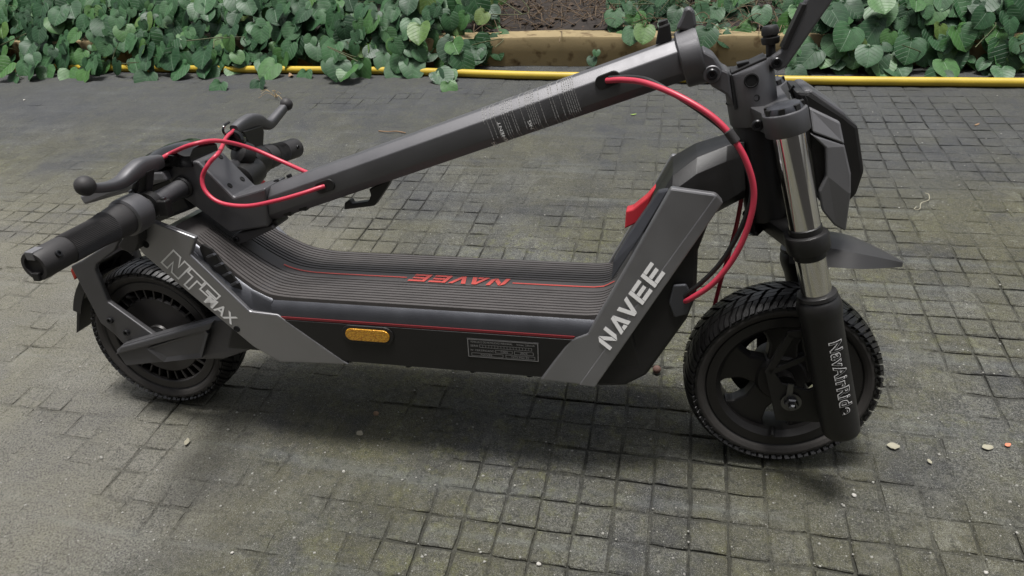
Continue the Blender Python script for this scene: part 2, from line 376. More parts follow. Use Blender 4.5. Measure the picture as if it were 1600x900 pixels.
# ------------------------------------------------------------------ planting bed: kerb, soil, hose
KA = R_(-16); ke = Vector((math.cos(KA), math.sin(KA), 0)); kg = Vector((-math.sin(KA), math.cos(KA), 0)); KO = Vector((.1, 2.664, 0))
def bed(s, t, z): return KO + ke * s + kg * t + Vector((0, 0, z))
def kerb_mat():
    m = mat('ochre_concrete', (.24, .185, .095), .9, 0, .30, 9, .8, 160)
    nt = m.node_tree; nd = nt.nodes; lk = nt.links; b = nd['Principled BSDF']; src = b.inputs['Base Color'].links[0].from_socket
    tc = nd.new('ShaderNodeTexCoord'); v = nd.new('ShaderNodeTexNoise'); v.inputs['Scale'].default_value = 26; v.inputs['Detail'].default_value = 8; lk.new(tc.outputs['Object'], v.inputs['Vector'])
    r = nd.new('ShaderNodeMapRange'); r.inputs['From Min'].default_value = .55; r.inputs['From Max'].default_value = .72; lk.new(v.outputs['Fac'], r.inputs['Value'])
    x = nd.new('ShaderNodeMix'); x.data_type = 'RGBA'; x.inputs['B'].default_value = (.085, .05, .018, 1); lk.new(r.outputs[0], x.inputs['Factor']); lk.new(src, x.inputs['A']); lk.new(x.outputs['Result'], b.inputs['Base Color'])
    return m
kb = bmesh.new(); NS = 150
rk = random.Random(3); secs = []
for i in range(NS + 1):
    s = -4.0 + 8.0 * i / NS
    jz = .004 * noise.noise(Vector((s * 3, 0, 0))) + .002 * noise.noise(Vector((s * 17, 1, 0))); jt = .003 * noise.noise(Vector((s * 11, 5, 0)))
    secs.append([bed(s, jt, -.02), bed(s, jt, .05), bed(s, jt + .002, .094 + jz), bed(s, .007 + jt, .102 + jz), bed(s, .09, .103 + jz), bed(s, .098, .09), bed(s, .098, -.02)])
kerb = bm_obj('garden_kerb', loft_bm(secs), kerb_mat()); tag(kerb, 'ochre yellow concrete kerb edging the planted bed behind the hose', 'kerb')
smooth_by_angle(kerb, 30)
M_SOIL = mat('bed_soil', (.020, .0145, .011), .95, 0, .5, 30, 1., 90)
sx_ = [-5 + .05 * i for i in range(201)]; st_ = [.085 + .05 * j for j in range(52)]
def soil_z(s, t): return .085 + .16 * min(t, 1.2) + .02 * noise.noise(Vector((s * 4, t * 4, 2))) + .012 * noise.noise(Vector((s * 15, t * 15, 7)))
V = [tuple(bed(s, t, soil_z(s, t))) for t in st_ for s in sx_]; n = len(sx_)
me = bpy.data.meshes.new('soil'); me.from_pydata(V, [], [(j * n + i, j * n + i + 1, (j + 1) * n + i + 1, (j + 1) * n + i) for j in range(len(st_) - 1) for i in range(n - 1)]); me.update()
soil = link('soil', me, M_SOIL, None, True); soil['kind'] = 'structure'
hp = [ground(x, y, .016) for x, y in ((-700, 107), (-250, 106), (0, 104), (200, 106), (430, 108), (620, 110), (800, 116), (950, 119), (1090, 122), (1300, 125), (1600, 128), (1900, 131), (2300, 136))]
M_HOSE = mat('yellow_hose_plastic', (.50, .355, .035), .5, 0, .40, 9, .2, 300)
hose = tube('garden_hose', [Vector((p.x, p.y, .0140)) for p in hp], .0138, M_HOSE, None, 16, 14)
tag(hose, 'yellow garden hose lying along the foot of the kerb', 'hose')

# ------------------------------------------------------------------ heart-leaved plants
def leaf_mat():
    m = bpy.data.materials.new('heart_leaf'); m.use_nodes = True; nt = m.node_tree; nd = nt.nodes; lk = nt.links; b = nd['Principled BSDF']
    tc = nd.new('ShaderNodeUVMap'); sp = nd.new('ShaderNodeSeparateXYZ'); lk.new(tc.outputs[0], sp.inputs[0])
    def ma(op, a, bb=None):
        x = nd.new('ShaderNodeMath'); x.operation = op
        for k, v in enumerate((a, bb)):
            if v is None: continue
            if isinstance(v, (int, float)): x.inputs[k].default_value = v
            else: lk.new(v, x.inputs[k])
        return x.outputs[0]
    # UV: x = across the blade (0.5 on the midrib), y = along; side veins fan out from the midrib
    axx = ma('ABSOLUTE', ma('SUBTRACT', sp.outputs[0], .5))
    vv = ma('SUBTRACT', sp.outputs[1], ma('MULTIPLY', axx, .75))
    tri = ma('ABSOLUTE', ma('SUBTRACT', ma('FRACT', ma('MULTIPLY', vv, 5.5)), .5))
    side = nd.new('ShaderNodeMapRange'); side.inputs['From Min'].default_value = .075; side.inputs['From Max'].default_value = .02; lk.new(tri, side.inputs['Value'])
    mid = nd.new('ShaderNodeMapRange'); mid.inputs['From Min'].default_value = .022; mid.inputs['From Max'].default_value = .006; lk.new(axx, mid.inputs['Value'])
    vein = ma('MAXIMUM', side.outputs[0], mid.outputs[0])
    at_ = nd.new('ShaderNodeAttribute'); at_.attribute_name = 'tint'; oi = nd.new('ShaderNodeObjectInfo')
    rnd = ma('FRACT', ma('ADD', at_.outputs['Fac'], oi.outputs['Random']))
    cr = nd.new('ShaderNodeValToRGB'); e = cr.color_ramp.elements
    e[0].position = 0; e[0].color = (.012, .043, .016, 1); e[1].position = 1; e[1].color = (.10, .15, .035, 1)
    for ps, cc in ((.35, (.023, .074, .026, 1)), (.72, (.040, .106, .039, 1)), (.94, (.050, .130, .028, 1))): k = e.new(ps); k.color = cc
    lk.new(rnd, cr.inputs[0])
    n = nd.new('ShaderNodeTexNoise'); n.inputs['Scale'].default_value = 4; n.inputs['Detail'].default_value = 6; lk.new(tc.outputs[0], n.inputs['Vector'])
    mx = nd.new('ShaderNodeMix'); mx.data_type = 'RGBA'; mx.blend_type = 'MULTIPLY'; mx.inputs['Factor'].default_value = .6; lk.new(cr.outputs[0], mx.inputs['A'])
    gr = nd.new('ShaderNodeMapRange'); gr.inputs['From Min'].default_value = .3; gr.inputs['From Max'].default_value = .7; gr.inputs['To Min'].default_value = .55; gr.inputs['To Max'].default_value = 1.35; lk.new(n.outputs['Fac'], gr.inputs['Value']); lk.new(gr.outputs[0], mx.inputs['B'])
    vx = nd.new('ShaderNodeMix'); vx.data_type = 'RGBA'; vx.inputs['B'].default_value = (.13, .20, .12, 1); lk.new(ma('MULTIPLY', vein, .30), vx.inputs['Factor']); lk.new(mx.outputs['Result'], vx.inputs['A'])
    lk.new(vx.outputs['Result'], b.inputs['Base Color']); b.inputs['Roughness'].default_value = .48; b.inputs['Specular IOR Level'].default_value = .38
    b.inputs['Transmission Weight'].default_value = 0; b.inputs['Subsurface Weight'].default_value = 0
    bp = nd.new('ShaderNodeBump'); bp.inputs['Strength'].default_value = .55; bp.inputs['Distance'].default_value = .0012; bp.invert = True; lk.new(vein, bp.inputs['Height']); lk.new(bp.outputs[0], b.inputs['Normal'])
    return m
M_LEAF = leaf_mat()
M_STEM = mat('plant_stem', (.075, .085, .035), .7, 0, .3, 40)
M_DRY = mat('dry_stem', (.13, .09, .055), .9, 0, .4, 40)
def leaf_geo(seed):          # heart outline, petiole notch at the origin, tip along +y, face up +z; unit length
    rr = random.Random(seed); half = [(0, .03), (.12, -.06), (.27, -.10), (.42, -.04), (.51, .12), (.545, .33), (.50, .57), (.37, .78), (.17, .92), (0, .985)]
    cup = rr.uniform(-.10, .22); droop = rr.uniform(.05, .30); wav = rr.uniform(.01, .045); ph = rr.uniform(0, 6); wid = rr.uniform(.9, 1.12); sk = rr.uniform(-.10, .10)
    def z(x, y): return cup * abs(x) * 1.2 - droop * y * y + wav * math.sin(9 * y + ph + 5 * x) * (abs(x) * 2.2) - .05 * math.exp(-(x / .05) ** 2)
    V, UV, Fc = [], [], []
    ks = (0, .5, 1)
    for sgn in (-1, 1):
        base = len(V)
        for (hx, hy) in half:
            my = max(0.0, min(1.0, hy if hy > 0 else 0)) * .94 + .02
            for k in ks:
                x = sgn * hx * k; y = my + (hy - my) * k
                X = x * wid + sk * y * y; V.append((X, y, z(x, y))); UV.append((x + .5, y))
        nk = len(ks)
        for i in range(len(half) - 1):
            for k in range(nk - 1):
                q = (base + i * nk + k, base + i * nk + k + 1, base + (i + 1) * nk + k + 1, base + (i + 1) * nk + k)
                Fc.append(q if sgn > 0 else q[::-1])
    return V, Fc, UV
LG = [leaf_geo(40 + k) for k in range(10)]
def add_uv(me, UV):
    uv = me.uv_layers.new(name='UVMap')
    for lp in me.loops: uv.data[lp.index].uv = UV[lp.vertex_index]
LME = []
for V, Fc, UV in LG:
    bm = bmesh.new(); vs_ = [bm.verts.new(v) for v in V]; uvl = bm.loops.layers.uv.new('UVMap')
    for fc in Fc:
        try: f = bm.faces.new([vs_[i] for i in fc])
        except ValueError: continue
        for lp, i in zip(f.loops, fc): lp[uvl].uv = UV[i]
        f.smooth = True
    bmesh.ops.remove_doubles(bm, verts=bm.verts, dist=1e-4)
    me = bpy.data.meshes.new('leaf'); bm.to_mesh(me); bm.free()
    a = me.attributes.new('tint', 'FLOAT', 'POINT')
    me.materials.append(M_LEAF); LME.append(me)
def leaf_matrix(p, face, tip, size):
    z = Vector(face).normalized(); y = Vector(tip); y = (y - z * y.dot(z)).normalized(); x = y.cross(z)
    return Matrix.Translation(p) @ Matrix(((x.x, y.x, z.x, 0), (x.y, y.y, z.y, 0), (x.z, y.z, z.z, 0), (0, 0, 0, 1))) @ Matrix.Scale(size, 4)
def plant(name, label, rng, boxes, extra, stem_n):
    """boxes: (s0, s1, count, reach): leaves from the ground before the kerb (t = -reach) up over the bank"""
    rr = random.Random(rng); L_ = []
    for s0, s1, cnt_, reach, t1, lift in boxes:
        for _ in range(cnt_):
            s = rr.uniform(s0, s1); edge = min(1, (s - s0) / .10, (s1 - s) / .10); u = rr.random()
            rch = reach * (.55 + .75 * (noise.noise(Vector((s * 4.1, rng, 0))) + .35)) * max(.25, edge)
            t = -rch + (t1 + rch) * u
            base = soil_z(s, t) if t > .09 else .10
            top = base + lift * (.5 + .5 * max(0, edge)) + .03 * noise.noise(Vector((s * 6, t * 6, 4)))
            if t < .09:                                    # curtain hanging over the kerb
                k = max(0, (t + rch) / (.09 + rch)); top = .03 + (top - .03) * k ** .7
            dep = rr.random() ** 1.5
            z = max(.02 + .02 * rr.random(), top * (1 - .45 * dep) + rr.uniform(-.02, .025)); t2 = t + .09 * dep
            face = -kg * rr.uniform(.5, 1.1) + ke * rr.uniform(-.5, .5) + Vector((0, 0, rr.uniform(.4, 1.1)))
            tip = Vector((0, 0, -1)) + ke * rr.uniform(-.8, .8) - kg * rr.uniform(.1, .7)
            size = rr.choice((.036, .050, .062, .072, .080, .088)) * rr.uniform(.8, 1.15)
            if t < 0 and z < .06: face = face + Vector((0, 0, .6))
            L_.append((bed(s, t2, z), face, tip, size, dep))
    for px, py, t, size in extra:                          # single leaves that show clearly at the edges
        d = wray(px, py); k = (bed(0, t, 0) - cam_o).dot(kg) / d.dot(kg); p = cam_o + d * k
        if p.z < .02: p = ground(px, py, .025)
        L_.append((p, -kg * .7 + ke * rr.uniform(-.3, .3) + Vector((0, 0, .8)), Vector((0, 0, -1)) + ke * rr.uniform(-.5, .5) - kg * .5, size, 0))
    root = bpy.data.objects.new(name, None); C.objects.link(root); root.location = bed((boxes[0][0] + boxes[-1][1]) / 2, .3, .1); inv = Matrix.Translation(-root.location)
    tag(root, label, 'plant', 'heart-leaved plants in the bed')
    def score(l):
        x, y = pix(l[0]); return (l[4] * 3 + (0 if -30 < x < 1630 and -20 < y < 200 else 10))
    L_.sort(key=score)
    bv, bf, bu, bt = [], [], [], []
    sv_, sf_ = [], []
    for i, (p, face, tip, size, dep) in enumerate(L_):
        mw = inv @ leaf_matrix(p, face, tip, size); k = rr.randrange(10)
        if i < 300:
            o = bpy.data.objects.new('leaf', LME[k]); C.objects.link(o); o.parent = root; o.matrix_local = mw
        else:
            V, Fc, UV = LG[k]; b = len(bv); tn = rr.random()
            bv += [tuple(mw @ Vector(v)) for v in V]; bf += [tuple(b + q for q in fc) for fc in Fc]; bu += UV; bt += [tn] * len(V)
        if i % stem_n == 0:                                # petiole
            a = mw @ Vector((0, .02, 0)); e = a + Vector((rr.uniform(-.02, .02), .05 * rr.random(), -.05 - .03 * rr.random())) + kg * .05
            q = tube_bm(spline([a, (a + e) / 2 + Vector((0, 0, .012)), e], 3), .0013, 5); b = len(sv_); q.verts.index_update()
            sv_ += [tuple(v.co) for v in q.verts]; sf_ += [tuple(b + v.index for v in f.verts) for f in q.faces]; q.free()
    for _ in range(45):                                    # runners trailing through and under the leaves
        bx = rr.choice(boxes); s = rr.uniform(bx[0], bx[1]); t = rr.uniform(-.5 * bx[3] if bx[3] > .05 else .26, .5); zz = lambda a, b: (soil_z(a, b) + .05 if b > .09 else .06 + .05 * rr.random())
        q_ = [inv @ bed(s + k * rr.uniform(-.05, .05) + .03 * k, t - .05 * k, max(.012, zz(s, t - .05 * k) + rr.uniform(-.02, .05))) for k in range(4)]
        q = tube_bm(spline(q_, 4), rr.uniform(.0012, .0022), 5); b = len(sv_); q.verts.index_update()
        sv_ += [tuple(v.co) for v in q.verts]; sf_ += [tuple(b + v.index for v in f.verts) for f in q.faces]; q.free()
    if bv:
        me = bpy.data.meshes.new('more_leaves'); me.from_pydata(bv, [], bf); me.update(); add_uv(me, bu)
        a = me.attributes.new('tint', 'FLOAT', 'POINT'); a.data.foreach_set('value', bt)
        o = link('more_leaves', me, M_LEAF, root, True); o['kind'] = 'stuff'
    me = bpy.data.meshes.new('stems'); me.from_pydata(sv_, [], sf_); me.update(); o = link('stems', me, M_STEM, root, True); o['kind'] = 'stuff'
    return root
def s_of(px, py=103): return (ground(px, py) - KO).dot(ke)
plant('heart_leaved_plant', 'mass of green heart-shaped leaves spilling over kerb and hose left of the bare soil', 11,
      [(s_of(-420), s_of(785), 600, .08, .11, .13), (s_of(-420), s_of(40), 560, .19, .80, .14), (s_of(-20), s_of(770), 1250, .20, .80, .14)],
      [(135, 105, -.16, .085), (700, 128, -.10, .06), (345, 128, -.18, .075), (405, 125, -.2, .075), (478, 110, -.13, .08), (545, 108, -.13, .08), (622, 100, -.1, .08), (745, 75, -.03, .07), (720, 65, -.03, .07), (40, 95, -.1, .075), (230, 70, -.1, .08)], 3)
plant('heart_leaved_plant', 'mass of green heart-shaped leaves right of the folding lever', 23,
      [(s_of(1240), s_of(2000), 300, .05, .10, .10), (s_of(1225), s_of(1640), 840, .11, .75, .16), (s_of(1590), s_of(2100), 600, .11, .80, .15)],
      [(1468, 112, -.12, .085), (1240, 105, -.03, .07), (1290, 75, -.03, .075), (1340, 70, -.04, .08), (1250, 60, -.02, .075), (1425, 60, -.04, .085)], 3)
plant('heart_leaved_plant', 'sparse heart-shaped leaves on bare soil above the hinge of the stem', 37,
      [(s_of(935), s_of(1215), 110, .02, .55, .05), (s_of(950), s_of(1060), 60, .03, .5, .09)],
      [(1008, 40, -.01, .07), (1106, 45, -.01, .08), (990, 42, 0, .07), (925, 88, -.02, .04), (932, 78, -.02, .025), (1060, 12, .05, .06), (960, 15, .1, .07), (1190, 10, .1, .07)], 2)
# dry stalks on the bare soil
rr = random.Random(9)
dv, df = [], []
for k in range(620):
    s = rr.uniform(s_of(720), s_of(1230)); t = rr.uniform(.09, .62); z = soil_z(s, t) + .004
    a = bed(s, t, z); ang = rr.uniform(0, 6.28); ln = rr.uniform(.03, .16); d = (ke * math.cos(ang) + kg * math.sin(ang)) * ln
    pts = [a, a + d * .5 + Vector((0, 0, rr.uniform(.0, .05))), a + d + Vector((rr.uniform(-.03, .03), 0, rr.uniform(-.01, .03)))]
    q = tube_bm(spline(pts, 4), rr.uniform(.0006, .0016), 5); b = len(dv); q.verts.index_update()
    dv += [tuple(v.co) for v in q.verts]; df += [tuple(b + v.index for v in f.verts) for f in q.faces]; q.free()
me = bpy.data.meshes.new('dry_stalks'); me.from_pydata(dv, [], df); me.update()
tag(link('dry_stalks', me, M_DRY), 'tangle of dry brown stalks on the bare soil behind the kerb', 'dry stalks', None, 'stuff')
lv, lf = [], []
for k in range(900):
    s = rr.uniform(s_of(600), s_of(1300)); t = rr.uniform(.085, .7); sz = rr.uniform(.004, .014); p = bed(s, t, soil_z(s, t) + sz * .25)
    rot = Matrix.Rotation(rr.uniform(0, 6.28), 3, 'Z') @ Matrix.Rotation(rr.uniform(-.7, .7), 3, 'X'); b = len(lv)
    for c in ((-1, -.6, 0), (0, -.8, .25), (1, -.3, 0), (.7, .6, .2), (-.2, .8, -.05), (-.9, .3, .15)): lv.append(tuple(p + rot @ Vector(c) * sz))
    lf.append(tuple(range(b, b + 6)))
me = bpy.data.meshes.new('leaf_litter'); me.from_pydata(lv, [], lf); me.update()
tag(link('leaf_litter', me, mat('litter', (.050, .033, .022), .9, 0, .6, 25)), 'brown crumbled leaf litter and bark on the bed soil', 'leaf litter', None, 'stuff')

# unseen wall added behind the viewpoint to darken the scooter's near side
wl_ = bmesh.new(); rk = random.Random(8)
M_WALL = mat('shade_wall_grey', (.085, .08, .076), .9, 0, .2, 3, .4, 60)
wall = bm_obj('shade_wall', box_bm((0, 0, 0), (6, .12, 1.6), None, .01), M_WALL); wall.location = KO - kg * 4.3 + Vector((0, 0, 1.59)); wall.rotation_euler = (0, 0, KA)
tag(wall, 'unseen grey wall added behind the viewpoint to shade the scooter, opposite the planted bed', 'wall')
# ------------------------------------------------------------------ the folded scooter
SC = bpy.data.objects.new('electric_scooter', None); C.objects.link(SC)
SC.matrix_world = Matrix(((ax.x, ay.x, au.x, O.x), (ax.y, ay.y, au.y, O.y), (ax.z, ay.z, au.z, O.z), (0, 0, 0, 1)))
tag(SC, 'folded dark grey electric scooter with red brake cables on block paving', 'scooter')
NEAR = Vector((0, -1, 0))
def P(px, py, Y): return at(px, py, Y=Y)
def PL(pts, Y): return [at(x, y, Y=Y) for x, y in pts]
def joined(name, bms, m, parent):
    bm = bmesh.new()
    for b in bms:
        me = bpy.data.meshes.new('tmp'); bmesh.ops.recalc_face_normals(b, faces=b.faces); b.to_mesh(me); b.free(); bm.from_mesh(me); bpy.data.meshes.remove(me)
    return bm_obj(name, bm, m, parent, recalc=False)

# ---- wheels
TP = [(.1246, 0), (.1244, .012), (.1231, .0235), (.1204, .0303), (.1160, .0341), (.111, .0345), (.106, .0322), (.102, .0285)]
TL = [0]
for _a, _b in zip(TP, TP[1:]): TL.append(TL[-1] + math.dist(_a, _b))
def tprof(s):                      # tyre section, s -1..1 from bead to bead over the crown: (radius, side)
    d = min(1, abs(s)) * TL[-1]
    for k in range(len(TP) - 1):
        if d <= TL[k + 1] + 1e-9:
            t = (d - TL[k]) / (TL[k + 1] - TL[k]); return TP[k][0] + (TP[k + 1][0] - TP[k][0]) * t, math.copysign(TP[k][1] + (TP[k + 1][1] - TP[k][1]) * t, s)
    return TP[-1][0], math.copysign(TP[-1][1], s)
def wheel_bm_ring(c, A, U, Nn, prof, seg=96):
    bm = bmesh.new(); rings = []
    for r, y in prof:
        rings.append([bm.verts.new(c + Nn * y + (A * math.cos(2 * math.pi * j / seg) + U * math.sin(2 * math.pi * j / seg)) * r) for j in range(seg)])
    for q in range(len(rings)):
        a, b = rings[q], rings[(q + 1) % len(rings)]
        for j in range(seg): bm.faces.new((a[j], a[(j + 1) % seg], b[(j + 1) % seg], b[j]))
    return bm
def make_tyre(c, A, U, Nn, parent, seed):
    rr = random.Random(seed)
    prof = [tprof(-1 + 2 * k / 32) for k in range(33)] + [(.086, .022), (.086, -.022)]
    parts = [wheel_bm_ring(c, A, U, Nn, prof)]
    lug = bmesh.new(); NL = 42
    def pt(th, s, h):
        r, y = tprof(s); r2, y2 = tprof(s + .01); dr, dy = r2 - r, y2 - y; l = math.hypot(dr, dy) or 1
        nr, ny = dy / l, -dr / l
        if nr * (r - .105) + ny * y < 0: nr, ny = -nr, -ny
        r += nr * h; y += ny * h
        return c + Nn * y + (A * math.cos(th) + U * math.sin(th)) * r
    def lug_box(t0, t1, s0, s1, sk, h):
        g = []
        for hh in (-.001, h):
            ins = 0 if hh < 0 else .0018
            row = []
            for k in range(4):
                s = s0 + (s1 - s0) * k / 3; sh = sk * (abs(s) - .0)
                row.append((lug.verts.new(pt(t0 + sh + ins, s, hh)), lug.verts.new(pt(t1 + sh - ins, s, hh))))
            g.append(row)
        lo, hi = g
        for k in range(3):
            lug.faces.new((hi[k][0], hi[k][1], hi[k + 1][1], hi[k + 1][0]))
            lug.faces.new((lo[k][0], hi[k][0], hi[k + 1][0], lo[k + 1][0])); lug.faces.new((lo[k][1], lo[k + 1][1], hi[k + 1][1], hi[k][1]))
        lug.faces.new((lo[0][0], lo[0][1], hi[0][1], hi[0][0])); lug.faces.new((lo[3][0], hi[3][0], hi[3][1], lo[3][1]))
    dt = 2 * math.pi / NL
    for k in range(NL):
        t = k * dt
        for sg in (-1, 1):
            o = 0 if sg < 0 else dt / 2
            # shoulder lug split in two by a sipe, then two rows towards the crown
            lug_box(t + o, t + o + dt * .37, sg * .37, sg * .67, .30, .0052); lug_box(t + o + dt * .45, t + o + dt * .80, sg * .37, sg * .67, .30, .0052)
            lug_box(t + o, t + o + dt * .78, sg * .19, sg * .345, .34, .0054)
            lug_box(t + o + dt * .1, t + o + dt * .82, sg * .015, sg * .17, .38, .0054)
            lug_box(t + o + dt * .25, t + o + dt * .60, sg * .69, sg * .73, .30, .0018)
    parts.append(lug)
    hair = bmesh.new()
    for k in range(170):           # moulding whiskers
        th = rr.uniform(0, 6.283); s = rr.uniform(-.55, .55); a = pt(th, s, .004); b = pt(th + rr.uniform(-.02, .02), s + rr.uniform(-.04, .04), .004 + rr.uniform(.003, .007))
        d = (b - a).cross(Nn).normalized() * .00025
        v = [hair.verts.new(q) for q in (a - d, a + d, b + d, b - d)]; hair.faces.new(v)
    parts.append(hair)
    o = joined('tyre', parts, M_TYRE, parent); smooth_by_angle(o, 28)
    wall = []
    for k in range(13):
        wall.append(tprof(-(.735 + .235 * k / 12)))
    w = bmesh.new(); seg = 96; rings = []
    for r, y in wall: rings.append([w.verts.new(c + Nn * (y - .0006) + (A * math.cos(2 * math.pi * j / seg) + U * math.sin(2 * math.pi * j / seg)) * r) for j in range(seg)])
    for a, b in zip(rings, rings[1:]):
        for j in range(seg): w.faces.new((a[j], a[(j + 1) % seg], b[(j + 1) % seg], b[j]))
    bm_obj('sidewall', w, M_DUST, parent, True)
    return o
def part(name, parent=None):
    o = bpy.data.objects.new(name, None); C.objects.link(o); o.parent = parent or SC; return o
# rear
rc = Vector((0, 0, RW)); X, Yv, Z = Vector((1, 0, 0)), Vector((0, 1, 0)), Vector((0, 0, 1))
RWH = part('rear_wheel'); make_tyre(rc, X, Z, Yv, RWH, 1)
def ring_prof(ri, ro, y0, y1, b=.001): return [(ri, y0 + b), (ri + b, y0), (ro - b, y0), (ro, y0 + b), (ro, y1), (ri, y1)]
smooth_by_angle(bm_obj('rim', wheel_bm_ring(rc, X, Z, Yv, ring_prof(.086, .1015, -.029, .029, .0015)), M_HUB, RWH), 30)
lathe('hub_cover', rc, NEAR, [(.0705, -.02), (.0705, .021), (.068, .0245), (.030, .0265), (.022, .0265), (.02, .030), (.014, .031), (.0002, .031)], M_HUB, RWH, 48)
lathe('rim_well', rc, NEAR, [(.089, -.024), (.089, .004), (.071, .004), (.071, -.024)], M_BLACK, RWH, 64, True)
for k in range(30):
    th = 2 * math.pi * k / 30; d = X * math.cos(th) + Z * math.sin(th); rot = Matrix.Rotation(-th, 3, 'Y')
    box('fin', rc + d * .0785 + NEAR * .0155, (.0095, .0095, .0013), M_HUB, RWH, rot, 0)
lathe('valve', rc + X * -.035 + Z * .068 + NEAR * .016, (-.3, -.8, .25), [(.0035, 0), (.0035, .014), (.0022, .016), (.0002, .016)], M_BLACK, RWH, 10)
# front, a touch of steering
fc = Vector((L, 0, RW)); st = R_(3.4)
A2 = X * math.cos(st) + Yv * math.sin(st); N2 = Yv * math.cos(st) - X * math.sin(st)
FWH = part('front_wheel'); make_tyre(fc, A2, Z, N2, FWH, 2)
smooth_by_angle(bm_obj('rim', wheel_bm_ring(fc, A2, Z, N2, [(.081, -.022), (.086, -.027), (.088, -.0295), (.1005, -.0295), (.1015, -.0275), (.1015, .0275), (.086, .027), (.081, .022)]), M_RIM, FWH), 30)
lathe('hub', fc, -N2, [(.034, -.03), (.034, .014), (.031, .018), (.016, .018), (.016, .036), (.0002, .036)], M_RIM, FWH, 40)
sp = []
for k in range(5):
    th = R_(72) * k + R_(20)
    d = A2 * math.cos(th) + Z * math.sin(th); q = -A2 * math.sin(th) + Z * math.cos(th)
    pts = [d * .028 - q * .020, d * .050 - q * .018, d * .068 - q * .026, d * .083 - q * .047, d * .083 + q * .047, d * .068 + q * .026, d * .050 + q * .018, d * .028 + q * .020]
    o = prism('spoke', [fc - N2 * .014 + p for p in pts], N2 * .022, M_RIM, FWH, .003)
bd = lathe('brake_disc', fc + N2 * .03, N2, [(.046, 0), (.066, 0), (.066, .002), (.046, .002)], M_STEEL, FWH, 48, True)
lathe('valve', fc - A2 * .004 - Z * .078 - N2 * .022, Vector((-.1, -1, -.2)), [(.0035, 0), (.0035, .013), (.0024, .016), (.0002, .016)], M_BLACK, FWH, 10)

for o in FWH.children:                                # the front tyre is a size larger
    for v in o.data.vertices: v.co = fc + (v.co - fc) * 1.025 + Vector((-.002, 0, .003))
# ---- deck
HW = .094
deck = slab('deck', [(.17, .158), (.76, .152), (.80, .175), (.78, .236), (.262, .236), (.20, .225)], -HW + .002, HW - .002, M_BLACK, SC, .004)
# long side rail with a rounded shoulder and a lower bevel, near and far
rail = [(-.0945, .154), (-.0965, .160), (-.0975, .18), (-.0975, .222), (-.0965, .232), (-.0935, .2405), (-.0885, .2455), (-.082, .247), (-.080, .247), (-.080, .154)]
for sg, nm in ((1, 'side_rail'), (-1, 'side_rail')):
    smooth_by_angle(bm_obj(nm, loft_bm([[Vector((x, y * sg, z)) for y, z in rail] for x in (.264, .735)]), M_DARKB if sg == 1 else M_DARKB, SC), 30)
# dark lower face and the red stripe laid on it
slab('side_panel', [(.262, .1575), (.668, .1575), (.704, .2190), (.262, .2190)], -.0992, -.0970, M_BLACK, SC, .0006)
slab('red_stripe', [(.262, .2206), (.705, .2206), (.707, .2240), (.262, .2240)], -.0988, -.0970, M_REDSTR, SC, 0)
# grooved mat, swept along the deck and up the kick tail and the toe board
path = [(.775, .292), (.757, .268), (.742, .2555), (.725, .2515), (.70, .2508), (.60, .2505), (.45, .2505), (.32, .2505), (.275, .2520), (.245, .2585), (.215, .274), (.185, .2945), (.155, .316), (.128, .334), (.11, .343)]
pp = spline([Vector((x, 0, z)) for x, z in path], 5)
def halfw(x): return .0885 if x > .26 else .0885 - (.26 - x) / .15 * .030
cross = [];  NG = 22
for k in range(NG + 1):
    y = -1 + 2 * k / NG
    if abs(y) < .14: continue
    cross += [(y - .018, 0), (y - .0125, -1), (y + .0125, -1), (y + .018, 0)]
cross = [(-1, -2.4), (-1, 0)] + [c for c in cross if -.99 < c[0] < .99] + [(1, 0), (1, -2.4)]
secs = []
for i, p in enumerate(pp):
    t = (pp[min(i + 1, len(pp) - 1)] - pp[max(i - 1, 0)]).normalized(); nn = Vector((t.z, 0, -t.x)); nn = nn if nn.z > 0 else -nn
    e = 1 if (p.x < .752 and p.x > .14) else 0
    secs.append([p + Vector((0, c * halfw(p.x), 0)) + nn * (h * .0026 * (e if h == -1 else 1)) for c, h in cross])
matb = loft_bm(secs, False, False)
o = bm_obj('deck_mat', matb, M_RUB, SC); smooth_by_angle(o, 25)
def mat_z(x):
    for a, b in zip(pp, pp[1:]):
        lo, hi = min(a.x, b.x), max(a.x, b.x)
        if lo <= x <= hi and hi > lo: return a.z + (b.z - a.z) * (x - a.x) / (b.x - a.x)
    return .2505
def strip(name, xs_, w, m, lift=.0008):
    V, Fc = [], []
    for x in xs_:
        for s in (-1, 1): V.append((x, s * w, mat_z(x) + lift))
    for k in range(len(xs_) - 1): Fc.append((2 * k, 2 * k + 1, 2 * k + 3, 2 * k + 2))
    me = bpy.data.meshes.new(name); me.from_pydata(V, [], Fc); me.update(); link(name, me, m, o)
strip('red_line', [.603 + k * .0148 for k in range(11)], .0017, M_REDLINE)
strip('red_line', [.238 + k * .0084 for k in range(25)], .0017, M_REDLINE)
V, Fc = wordmark(); WV, WF = V, Fc
decal('deck_wordmark', V, Fc, planar(Vector((.5975, .0125, .2513)), Vector((-.147 / .96, 0, 0)), Vector((-.006, -.025, 0)), Vector((0, 0, .0004))), M_REDLINE, o)
# small plain patch with a printed mark at the kick tail
yy = .045
